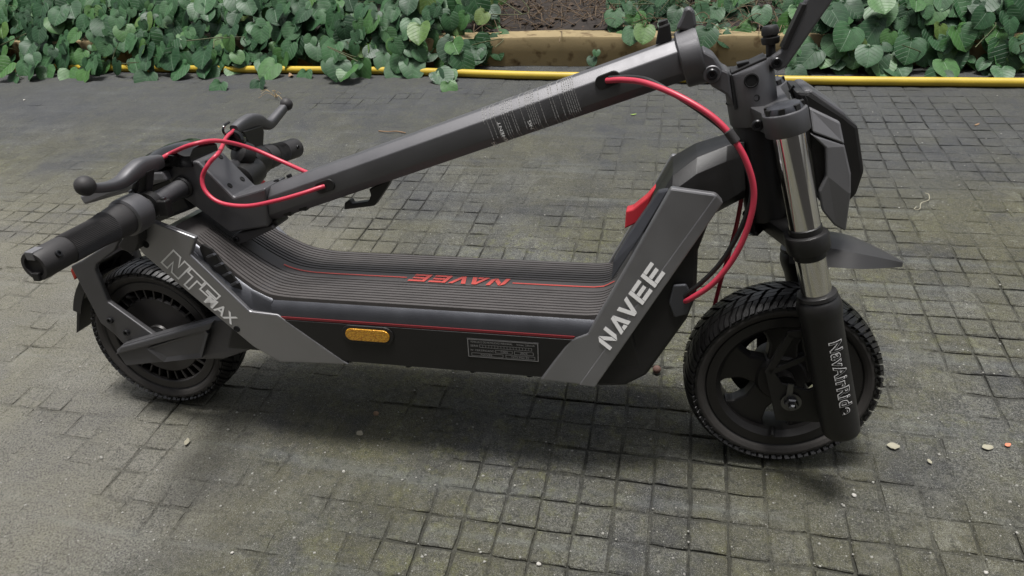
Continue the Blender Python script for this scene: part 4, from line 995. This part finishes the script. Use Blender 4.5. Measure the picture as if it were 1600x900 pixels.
# latch arm resting on the kick tail
la = PL([(361, 372), (366, 366), (425, 352), (428, 358), (385, 378), (372, 382)], -.024)
LA = prism('latch_arm', la, (0, .048, 0), M_PAINT, SC, .002); screw('latch_bolt', P(369, 374, -.0245), NEAR, .005, LA)
prism('latch_block', PL([(395, 352), (430, 343), (434, 352), (400, 366)], -.018), (0, .034, 0), M_BLACK, SC, .002)

# ---- handlebar, grips, levers
bn, bf_ = Vector((.1045, -.300, .381)), Vector((.1215, .300, .369))
b1, b2 = Vector((.1165, -.03, .394)), Vector((.118, .03, .393))
HB = tube('handlebar', [bn + (b1 - bn) * .1, b1 + (bn - b1) * .2, b1, b2, b2 + (bf_ - b2) * .2, bf_ + (b2 - bf_) * .1], .0128, M_PAINT, SC, 20, 8)
for c_, d_ in ((b1, bn), (b2, bf_)): lathe('bar_collar', c_ + (d_ - c_).normalized() * -.002, d_ - c_, [(.0165, 0), (.0165, .006), (.0145, .008), (.0128, .008)], M_BLACK, HB, 24)
def grip(inner, end, parent, clamp):
    d = (end - inner).normalized(); ln = (end - inner).length
    g = lathe('grip', inner, d, [(.0215, 0), (.0225, .004), (.0222, .014), (.0195, .034), (.0178, .052), (.0175, ln - .046), (.0182, ln - .042), (.0184, ln - .002), (.0172, ln), (.0130, ln), (.0130, ln - .004), (.0002, ln - .004)], M_GRIP, parent, 40)
    a, s_, t_ = basis(d)
    ridge = bmesh.new(); NR = 60                         # fine raised ridges run along the grip
    for k in range(NR):
        th = 2 * math.pi * k / NR; w = .0008
        pts = []
        for h_, rad in ((.030, .0205), (.040, .0190), (.054, .0182), (ln - .047, .0180)):
            for sg in (-1, 0, 1):
                tw = th + sg * w / .018 + (h_ - .03) * 1.6; rd = rad + (.0007 if sg == 0 else -.0004); pts.append(inner + d * h_ + (s_ * math.cos(tw) + t_ * math.sin(tw)) * rd)
        vs_ = [ridge.verts.new(p) for p in pts]
        for r_ in range(3):
            for q in range(2): ridge.faces.new((vs_[r_ * 3 + q], vs_[r_ * 3 + q + 1], vs_[r_ * 3 + q + 4], vs_[r_ * 3 + q + 3]))
    bm_obj('grip_ridges', ridge, M_GRIP, parent)
    return g, d, s_, t_
near_in = b1 + (bn - b1) * .455; far_in = b2 + (bf_ - b2) * .575
g, d, s_, t_ = grip(near_in, bn, HB, True)
e_ = (cam_o - O); vv = (Cl - bn).normalized(); vv = (vv - d * vv.dot(d)).normalized()
screw('grip_screw', bn - d * .022 + vv * .0182, vv, .0044, HB)
up_d = (Vector((0, 0, 1)) - d * d.z).normalized(); sd_ = d.cross(up_d)
prism('grip_window', [bn + d * .0006 + up_d * a + sd_ * b for a, b in ((.0186, -.006), (.0186, .006), (.008, .006), (.008, -.006))], -d * .016, M_LGREY, HB, .001)
box('grip_slot', bn - up_d * .0125 + d * .0005, (.0045, .003, .005), M_BLACK, HB, None, .001)
g2, d2, s2_, t2_ = grip(far_in, bf_, HB, True)
vv2 = (Cl - bf_).normalized(); vv2 = (vv2 - d2 * vv2.dot(d2)).normalized(); screw('grip_screw', bf_ - d2 * .022 + vv2 * .0182, vv2, .004, HB)
# near control: big collar, bracket, clamp
dn = (bn - b1).normalized()
CT = part('brake_control')
lathe('control_collar', near_in + dn * -.036, dn, [(.0150, 0), (.0215, .003), (.0255, .008), (.0262, .028), (.0258, .036), (.0225, .038), (.0225, .030)], M_PAINT, CT, 40)
prism('thumb_throttle', PL([(196, 366), (213, 352), (216, 352), (217, 378), (212, 392), (204, 396), (190, 390), (184, 384)], -.118), (0, .018, 0), M_BLACK, CT, .003)
prism('lever_bracket', PL([(219, 272), (231, 268), (226, 322), (208, 320), (205, 300)], -.098), (0, .016, 0), M_BLACK, CT, .002)
prism('lever_bracket', PL([(206, 288), (215, 282), (210, 318), (200, 312)], -.112), (0, .006, 0), M_BLACK, CT, .002)
for q in ((219, 303), (206, 300)): lathe('bracket_screw', P(*q, -.0995 if q[0] > 210 else -.113), NEAR, [(.0036, -.002), (.0036, .003), (.002, .004), (.0002, .004)], M_STEEL, CT, 6)
lathe('clamp_ring', b1 + dn * .066, dn, [(.0128, 0), (.0185, .001), (.0185, .013), (.0128, .014)], M_BLACK, CT, 28)
box('clamp_lug', b1 + dn * .073 + Vector((.022, 0, -.004)), (.008, .0065, .012), M_BLACK, CT, None, .002)
lathe('clamp_screw', b1 + dn * .073 + Vector((.023, 0, .007)), (0, 0, 1), [(.0042, 0), (.0042, .004), (.002, .005), (.0002, .005)], M_STEEL, CT, 6)
LVX = .106
def lever(pts, radii, parent, ball, br):
    path = spline([Vector(p) for p in pts], 6); n = len(path); secs = []
    for i, (p, s2, u2) in enumerate(frames(path)):
        f_ = i / (n - 1) * (len(radii) - 1); k = min(int(f_), len(radii) - 2); rw = radii[k][0] + (radii[k + 1][0] - radii[k][0]) * (f_ - k); rh = radii[k][1] + (radii[k + 1][1] - radii[k][1]) * (f_ - k)
        secs.append([p + s2 * (rw * math.copysign(abs(math.cos(a)) ** .6, math.cos(a))) + u2 * (rh * math.copysign(abs(math.sin(a)) ** .6, math.sin(a))) for a in [2 * math.pi * j / 16 for j in range(16)]])
    o_ = smooth_by_angle(bm_obj('brake_lever', loft_bm(secs), M_PAINT, parent), 40)
    bm = bmesh.new(); bmesh.ops.create_uvsphere(bm, u_segments=20, v_segments=12, radius=br); bmesh.ops.translate(bm, vec=Vector(ball), verts=bm.verts); bm_obj('lever_ball', bm, M_GRIP, o_, True)
    return o_
lp = [at(x, y, X=LVX) for x, y in ((249, 252), (236, 256), (218, 262), (204, 272), (190, 284), (172, 291), (150, 294), (136, 292))]
NL_ = lever(lp, [(.0085, .0095), (.0105, .0115), (.0110, .0120), (.0105, .0105), (.009, .0085), (.0078, .0068), (.0072, .0064), (.0068, .0062)], CT, at(133, 290.5, X=LVX), .0128)
lathe('cable_ferrule', at(242, 254, X=LVX), at(256, 247, X=LVX) - at(242, 254, X=LVX), [(.0058, 0), (.0058, .012), (.0042, .014), (.0042, .022), (.0002, .022)], M_BLACK, CT, 14)
# far control
CF = part('brake_control')
lathe('control_collar', far_in + d2 * -.050, d2, [(.0140, 0), (.0225, .002), (.0255, .006), (.0255, .040), (.0215, .044)], M_BLACK, CF, 36)
lathe('bell', at(378, 240, X=.125), Vector((-.3, -.8, .5)), [(.021, -.012), (.0215, 0), (.018, .008), (.010, .012), (.0002, .013)], M_BLACK, CF, 28)
prism('lever_bracket', [at(x, y, X=.112) for x, y in ((368, 205), (398, 196), (402, 205), (400, 236), (392, 244), (384, 238))], (.014, 0, 0), M_BLACK, CF, .002)
lathe('bracket_wheel', at(366, 219, X=.12), Vector((.25, -.9, .3)), [(.0165, -.01), (.0165, .002), (.013, .006), (.005, .006), (.005, .004), (.0002, .004)], M_GLOSS, CF, 24)
lathe('switch_pod', at(388, 272, X=.13), Vector((0, 1, .1)), [(.015, -.03), (.023, -.025), (.025, 0), (.022, .022), (.012, .026), (.0002, .026)], M_BLACK, CF, 20)
prism('turn_button', [at(x, y, X=.128) for x, y in ((392, 283), (402, 280), (408, 283), (398, 290))], (.01, 0, 0), M_TAG, CF, .001)
lathe('bracket_screw', at(399, 221, X=.111), NEAR, [(.004, -.004), (.004, .006), (.0002, .006)], M_BOLT, CF, 10)
LVF = .116
lp = [at(x, y, X=LVF) for x, y in ((366, 203), (378, 195), (392, 189), (403, 189), (413, 194), (421, 194), (432, 182), (443, 169))]
lever(lp, [(.0075, .008), (.009, .0105), (.0100, .0125), (.0100, .0115), (.0092, .0095), (.0085, .0085), (.0080, .0080), (.0075, .0072)], CF, at(447.5, 163, X=LVF), .0118)
tube('lever_spring', [at(x, y, X=.118) for x, y in ((356, 214), (349, 206), (350, 197), (358, 191))], .002, M_GLOSS, CF, 8, 5)

# ---- cables
def cable(name, pts, r=.0031, m=None): return tube(name, pts, r, m or M_RED, SC, 12, 10)
A_ = lambda x, y, Y: at(x, y, Y=Y)
cable('brake_cable', [at(250, 249, X=LVX), at(268, 239, X=.115), A_(300, 226, -.045), A_(340, 220, -.02), A_(390, 231, .015), A_(440, 252, .020), A_(474, 267, .012), A_(492, 274, .005)])
cable('brake_cable', [at(365, 204, X=.118), at(353, 216, X=.13), A_(343, 237, -.02), A_(326, 256, -.042), A_(316, 278, -.048), A_(322, 300, -.054), A_(345, 317, -.058), A_(385, 322, -.058), A_(430, 314, -.054), A_(470, 303, -.045), A_(497, 294, -.034), A_(507, 291, -.028)])
cable('brake_cable', [A_(948, 126, -.028), A_(975, 125, -.042), A_(1010, 130, -.062), A_(1060, 150, -.085), A_(1110, 180, -.10), A_(1142, 212, -.108), A_(1166, 252, -.112), A_(1178, 300, -.112), A_(1170, 350, -.112), A_(1148, 400, -.110), A_(1115, 442, -.106), A_(1080, 466, -.096), A_(1068, 471, -.086)], .0036)
cable('power_cable', [A_(952, 122, -.028), A_(985, 121, -.040), A_(1015, 126, -.058), A_(1050, 145, -.080), A_(1100, 178, -.094), A_(1140, 212, -.102), A_(1164, 254, -.106), A_(1175, 300, -.104), A_(1160, 352, -.102), A_(1130, 405, -.100), A_(1100, 438, -.098), A_(1075, 458, -.092), A_(1066, 466, -.085)], .0030, M_BLACK)
cable('brake_cable', [A_(1160, 300, .03), A_(1156, 325, .035), A_(1150, 355, .04), A_(1138, 400, .045), A_(1126, 440, .045), A_(1116, 480, .042), A_(1110, 512, .040)], .0030)
sl0, sl1 = A_(1137, 204, -.107), A_(1150, 222, -.109); lathe('cable_sleeve', sl0, sl1 - sl0, [(.0040, 0), (.0055, .001), (.0055, (sl1 - sl0).length), (.0040, (sl1 - sl0).length)], M_GRIP, SC, 16)
bt_ = P(1068, 470, -.088); pts = [bt_ + Vector((x, -.003, z)) for x, z in ((-.014, .022), (.002, .024), (.011, .006), (.006, -.018), (-.010, -.024), (-.018, -.004))]
prism('cable_boot', pts, (0, .006, 0), M_DARKB, SC, .002)

# ---- rear mudguard bracket, swing arm, mud flap, stand
def band(name, near, m, parent, y1, bev): return prism(name, near, (0, y1, 0), m, parent, bev)
guard = PL([(110, 416), (128, 407), (170, 380), (188, 372), (178, 392), (150, 413), (148, 422), (168, 472), (240, 524), (233, 536), (200, 546), (178, 522), (157, 505)], -.052)
GB = prism('mudguard_bracket', guard, (0, .010, 0), M_PAINT, SC, .002)
prism('mudguard_bracket', [Vector((p.x, .052, p.z)) for p in guard], (0, -.010, 0), M_PAINT, SC, .002)
for q in ((172.5, 500.5), (198, 519.5)): screw('bracket_bolt', P(*q, -.0525) + NEAR * .001, NEAR, .0056, GB)
arc = []
for k in range(13):                                  # mudguard shell curving over the tyre
    th = R_(162 - k * 3.4); cx, cz = 0, RW; r_ = .152
    p = Vector((cx + r_ * math.cos(th), 0, cz + r_ * math.sin(th)))
    d_ = Vector((math.cos(th), 0, math.sin(th)))
    arc.append([p + Yv * y + d_ * h_ for y, h_ in ((-.043, -.018), (-.041, -.002), (-.030, .004), (.030, .004), (.041, -.002), (.043, -.018), (.040, -.018), (.037, -.004), (.028, 0), (-.028, 0), (-.037, -.004), (-.040, -.018))])
smooth_by_angle(bm_obj('rear_mudguard', loft_bm(arc), M_BLACK, SC), 25)
fl2 = PL([(121, 470), (133, 440), (152, 425), (162, 446), (158, 480), (128, 503), (119, 521)], -.040)
prism('mud_flap', [P(119, 521, -.036), P(120, 468, -.036), P(134, 438, -.036), P(139, 442, -.036), P(126, 470, -.036), P(124, 517, -.036)], (0, .072, 0), M_BLACK, SC, .001)
prism('tail_light', PL([(110, 423), (113, 416), (119, 434), (116, 438)], -.046), (0, .090, 0), mat('tail_red', (.35, .03, .02), .2), SC, .001)
swo = [P(181, 548, -.064), P(192, 538, -.064), P(335, 498, -.070), P(346, 500, -.072), P(408, 541, -.084), P(350, 561, -.078), P(292, 562, -.074), P(197, 572, -.068)]
SW = prism('swing_arm', swo, (0, .016, 0), M_PAINT, SC, .0022)
def ov(px_, py_): return at(px_, py_, Y=-.066 - .00009 * (px_ - 181))
sl_ = [ov(181, 549), ov(193, 538), ov(336, 499), ov(347, 505), ov(332, 513), ov(183, 553)]
prism('arm_ridge', [p + NEAR * .004 for p in (ov(182, 553), ov(190, 541), ov(335, 501), ov(329, 514))], (0, .008, 0), M_PAINT, SW, .0022)
fr_o = [ov(231, 543), ov(322, 514), ov(327, 520), ov(317, 557), ov(258, 564)]; fr_i = [ov(241, 544), ov(319, 519), ov(321, 522), ov(312, 551), ov(262, 557)]
bm = bmesh.new(); a = [bm.verts.new(p + NEAR * .0038) for p in fr_o]; b = [bm.verts.new(p + NEAR * .0012) for p in fr_i]; c_ = [bm.verts.new(p + NEAR * -.002) for p in fr_o]
n = 5
for i in range(n): j = (i + 1) % n; bm.faces.new((a[i], a[j], b[j], b[i])); bm.faces.new((c_[i], c_[j], a[j], a[i]))
bm.faces.new(b)
bm_obj('arm_inlay', bm, M_PAINT, SW)
prism('swing_arm', [Vector((p.x, -p.y, p.z)) for p in swo], (0, -.016, 0), M_PAINT, SC, .0022)
lathe('axle_cap', (0, -.030, RW), NEAR, [(.017, 0), (.017, .012), (.013, .016), (.0002, .016)], M_STEEL if False else M_BOLT, SC, 24)
# side stand on the far side carries the lean
def to_local(w): w = Vector(w) - O; return Vector((w.dot(ax), w.dot(ay), w.dot(au)))
s0_ = Vector((.45, .075, .160)); wS = O + ax * s0_.x + ay * s0_.y + au * s0_.z; foot = to_local((wS.x + an.x * .085 + ax.x * .03, wS.y + an.y * .085 + ax.y * .03, .006))
KS = tube('side_stand', [s0_, s0_.lerp(foot, .5), foot], .0075, M_BLACK, SC, 12, 4)
# ------------------------------------------------------------------ small things lying on the paving
rd = random.Random(21)
def on_ground(px, py): p = ground(px, py); return Vector((p.x, p.y, 0))
M_SEED = mat('seed_brown', (.13, .07, .055), .7, 0, .3, 200)
M_STRAW = mat('straw', (.42, .30, .15), .8, 0, .3, 80)
M_PALE = mat('pale_leaf_crumb', (.30, .28, .21), .85, 0, .3, 120)
M_DRYLEAF = mat('dry_brown_leaf', (.24, .15, .085), .85, 0, .4, 60)
M_LIME = mat('fresh_leaf', (.22, .34, .05), .5, 0, .2, 60)
M_CORAL = mat('coral_petal', (.62, .20, .11), .6, 0, .2, 60)
M_STONE = mat('pale_stone', (.40, .385, .35), .8, 0, .2, 200)
bm = bmesh.new(); bmesh.ops.create_icosphere(bm, subdivisions=3, radius=.0072)
for v in bm.verts: v.co *= 1 + .06 * noise.noise(v.co * 300)
sd_o = bm_obj('round_seed', bm, M_SEED, None, True); sd_o.location = on_ground(1026, 582) + Vector((0, 0, .0070)); tag(sd_o, 'round brown seed on the paving between deck and front wheel', 'seed')
def flake(name, px, py, ln, wd, m, label, cat, ang=None, curl=.25):
    V, Fc = [], []; n = 7; a = rd.uniform(0, 6.28) if ang is None else ang
    for i in range(n + 1):
        u = i / n; w = wd * math.sin(math.pi * min(1, u * .92 + .06)) ** .8 * rd.uniform(.8, 1.1)
        for k in (-1, 0, 1): V.append(((u - .5) * ln, k * w / 2, .0022 + curl * ln * (u - .5) ** 2 + abs(k) * w * .12 * rd.uniform(.2, 1)))
    for i in range(n):
        for k in range(2): Fc.append((i * 3 + k, i * 3 + k + 1, i * 3 + k + 4, i * 3 + k + 3))
    me = bpy.data.meshes.new(name); me.from_pydata(V, [], Fc); me.update(); o = link(name, me, m, None, True)
    so = o.modifiers.new('thick', 'SOLIDIFY'); so.thickness = .0006
    o.location = on_ground(px, py); o.rotation_euler = (0, 0, a); return tag(o, label, cat)
flake('leaf_fragment', 990, 180, .020, .006, M_LIME, 'small lime green leaf on the paving behind the stem', 'leaf', .1)
flake('leaf_fragment', 1395, 699, .018, .013, M_PALE, 'crumpled pale leaf scrap right of the front wheel', 'leaf')
flake('leaf_fragment', 1542, 701, .016, .011, M_PALE, 'pale round scrap next to the coral petal', 'leaf')
flake('flower_petal', 1574, 697, .010, .007, M_CORAL, 'small coral petal near the right edge of the paving', 'petal', .3)
flake('leaf_fragment', 1452, 723, .009, .006, M_PALE, 'tiny cream leaf crumb below the pale leaf scraps', 'leaf')
flake('leaf_fragment', 1526, 196, .022, .007, M_DRYLEAF, 'narrow tan leaf lying before the hose at right', 'leaf', .5)
flake('leaf_fragment', 588, 648, .012, .010, M_DRYLEAF, 'small tan leaf crumb in the shadow under the deck', 'leaf')
flake('leaf_fragment', 563, 679, .013, .010, M_PALE, 'cream leaf crumb at the front of the deck shadow', 'leaf')
flake('leaf_fragment', 293, 692, .016, .010, M_PALE, 'whitish scrap on the paving below the rear wheel', 'leaf')
flake('dry_leaf', 25, 114, .075, .035, M_DRYLEAF, 'large dry brown leaf by the hose at the left edge', 'leaf', .3, .6)
flake('dry_leaf', 105, 117, .045, .022, M_DRYLEAF, 'dry brown leaf under the hanging leaves at left', 'leaf', 1.1, .6)
flake('dry_leaf', 712, 103, .05, .03, M_DRYLEAF, 'dry tan leaf leaning on the hose below the kerb', 'leaf', .9, .9)
flake('dry_leaf', 455, 120, .04, .02, M_DRYLEAF, 'curled dry leaf in front of the hose left of the stem', 'leaf', 2.0, .8)
def stone(px, py, r, label):
    bm = bmesh.new(); r *= .75; bmesh.ops.create_icosphere(bm, subdivisions=2, radius=r)
    k = rd.uniform(0, 50)
    for v in bm.verts: v.co *= 1 + .35 * noise.noise(v.co * (.9 / r) + Vector((k, 0, 0))); v.co.z *= .6
    o = bm_obj('pale_stone', bm, M_STONE, None); o.location = on_ground(px, py) + Vector((0, 0, r * .4)); o.rotation_euler.z = rd.uniform(0, 6); tag(o, label, 'stone')
stone(1334, 775, .0042, 'white pebble on the paving below the front wheel')
stone(1540, 895, .0034, 'white pebble at the bottom right of the paving')
stone(842, 882, .0042, 'white flake on the paving at the bottom centre')
stone(363, 864, .0030, 'white pebble on the dark patch at the bottom left')
stone(537, 737, .0030, 'white pebble on the paving in front of the deck shadow')
stone(38, 157, .0060, 'white pebble on the paving at the far left')
twig = tube('twig', [on_ground(x, y) + Vector((0, 0, z)) for x, y, z in ((592, 206, .003), (606, 208, .005), (620, 207, .004), (634, 209, .003))], .0016, M_DRYLEAF, None, 6, 4); tag(twig, 'short brown twig on the paving left of the stem', 'twig')
tn = tube('dry_tendril', [on_ground(x, y) + Vector((0, 0, z)) for x, y, z in ((1431, 325, .003), (1428, 329, .004), (1436, 330, .006), (1438, 322, .008), (1450, 316, .006), (1450, 309, .008), (1445, 304, .004))], .0009, M_PALE, None, 6, 6); tag(tn, 'pale curled dry tendril on the paving right of the headlight', 'tendril')
V, Fc = [], []
for k in range(9):
    a = on_ground(433 + rd.uniform(-4, 4), 154) + Vector((0, 0, .004)); e = on_ground(rd.uniform(398, 450), rd.uniform(147, 160)) + Vector((0, 0, rd.uniform(.004, .03)))
    q = tube_bm(spline([a, (a + e) / 2 + Vector((0, 0, rd.uniform(.01, .02))), e], 4), .0007, 5); b = len(V); q.verts.index_update(); V += [tuple(v.co) for v in q.verts]; Fc += [tuple(b + v.index for v in f.verts) for f in q.faces]; q.free()
me = bpy.data.meshes.new('dry_root_tuft'); me.from_pydata(V, [], Fc); me.update(); tag(link('dry_root_tuft', me, M_STRAW), 'wispy tuft of dry straw roots behind the far brake lever', 'straw')
# countless grit
V, Fc = [], []
cube = [(-1, -1, -.6), (1, -1, -.5), (1, 1, -.6), (-1, 1, -.5), (-.7, -.8, .6), (.8, -.6, .5), (.6, .8, .7), (-.8, .6, .5)]
for k in range(2000):
    px, py = rd.uniform(-150, 1750), 135 + 830 * rd.random() ** .8
    p = on_ground(px, py); r = rd.choice((.0005, .0006, .0007, .0009, .0014)) * rd.uniform(.7, 1.2); a = rd.uniform(0, 6.28); b = len(V)
    for c in cube: V.append((p.x + r * (c[0] * math.cos(a) - c[1] * math.sin(a)) * rd.uniform(.7, 1.4), p.y + r * (c[0] * math.sin(a) + c[1] * math.cos(a)), max(0, r * .3 + r * c[2] * .7)))
    Fc += [tuple(b + i for i in f) for f in ((0, 3, 2, 1), (4, 5, 6, 7), (0, 1, 5, 4), (1, 2, 6, 5), (2, 3, 7, 6), (3, 0, 4, 7))]
me = bpy.data.meshes.new('grit'); me.from_pydata(V, [], Fc); me.update(); tag(link('grit', me, mat('pale_grit', (.26, .255, .23), .85, 0, .6, 9)), 'scattered pale grit over the paving', 'grit', None, 'stuff')
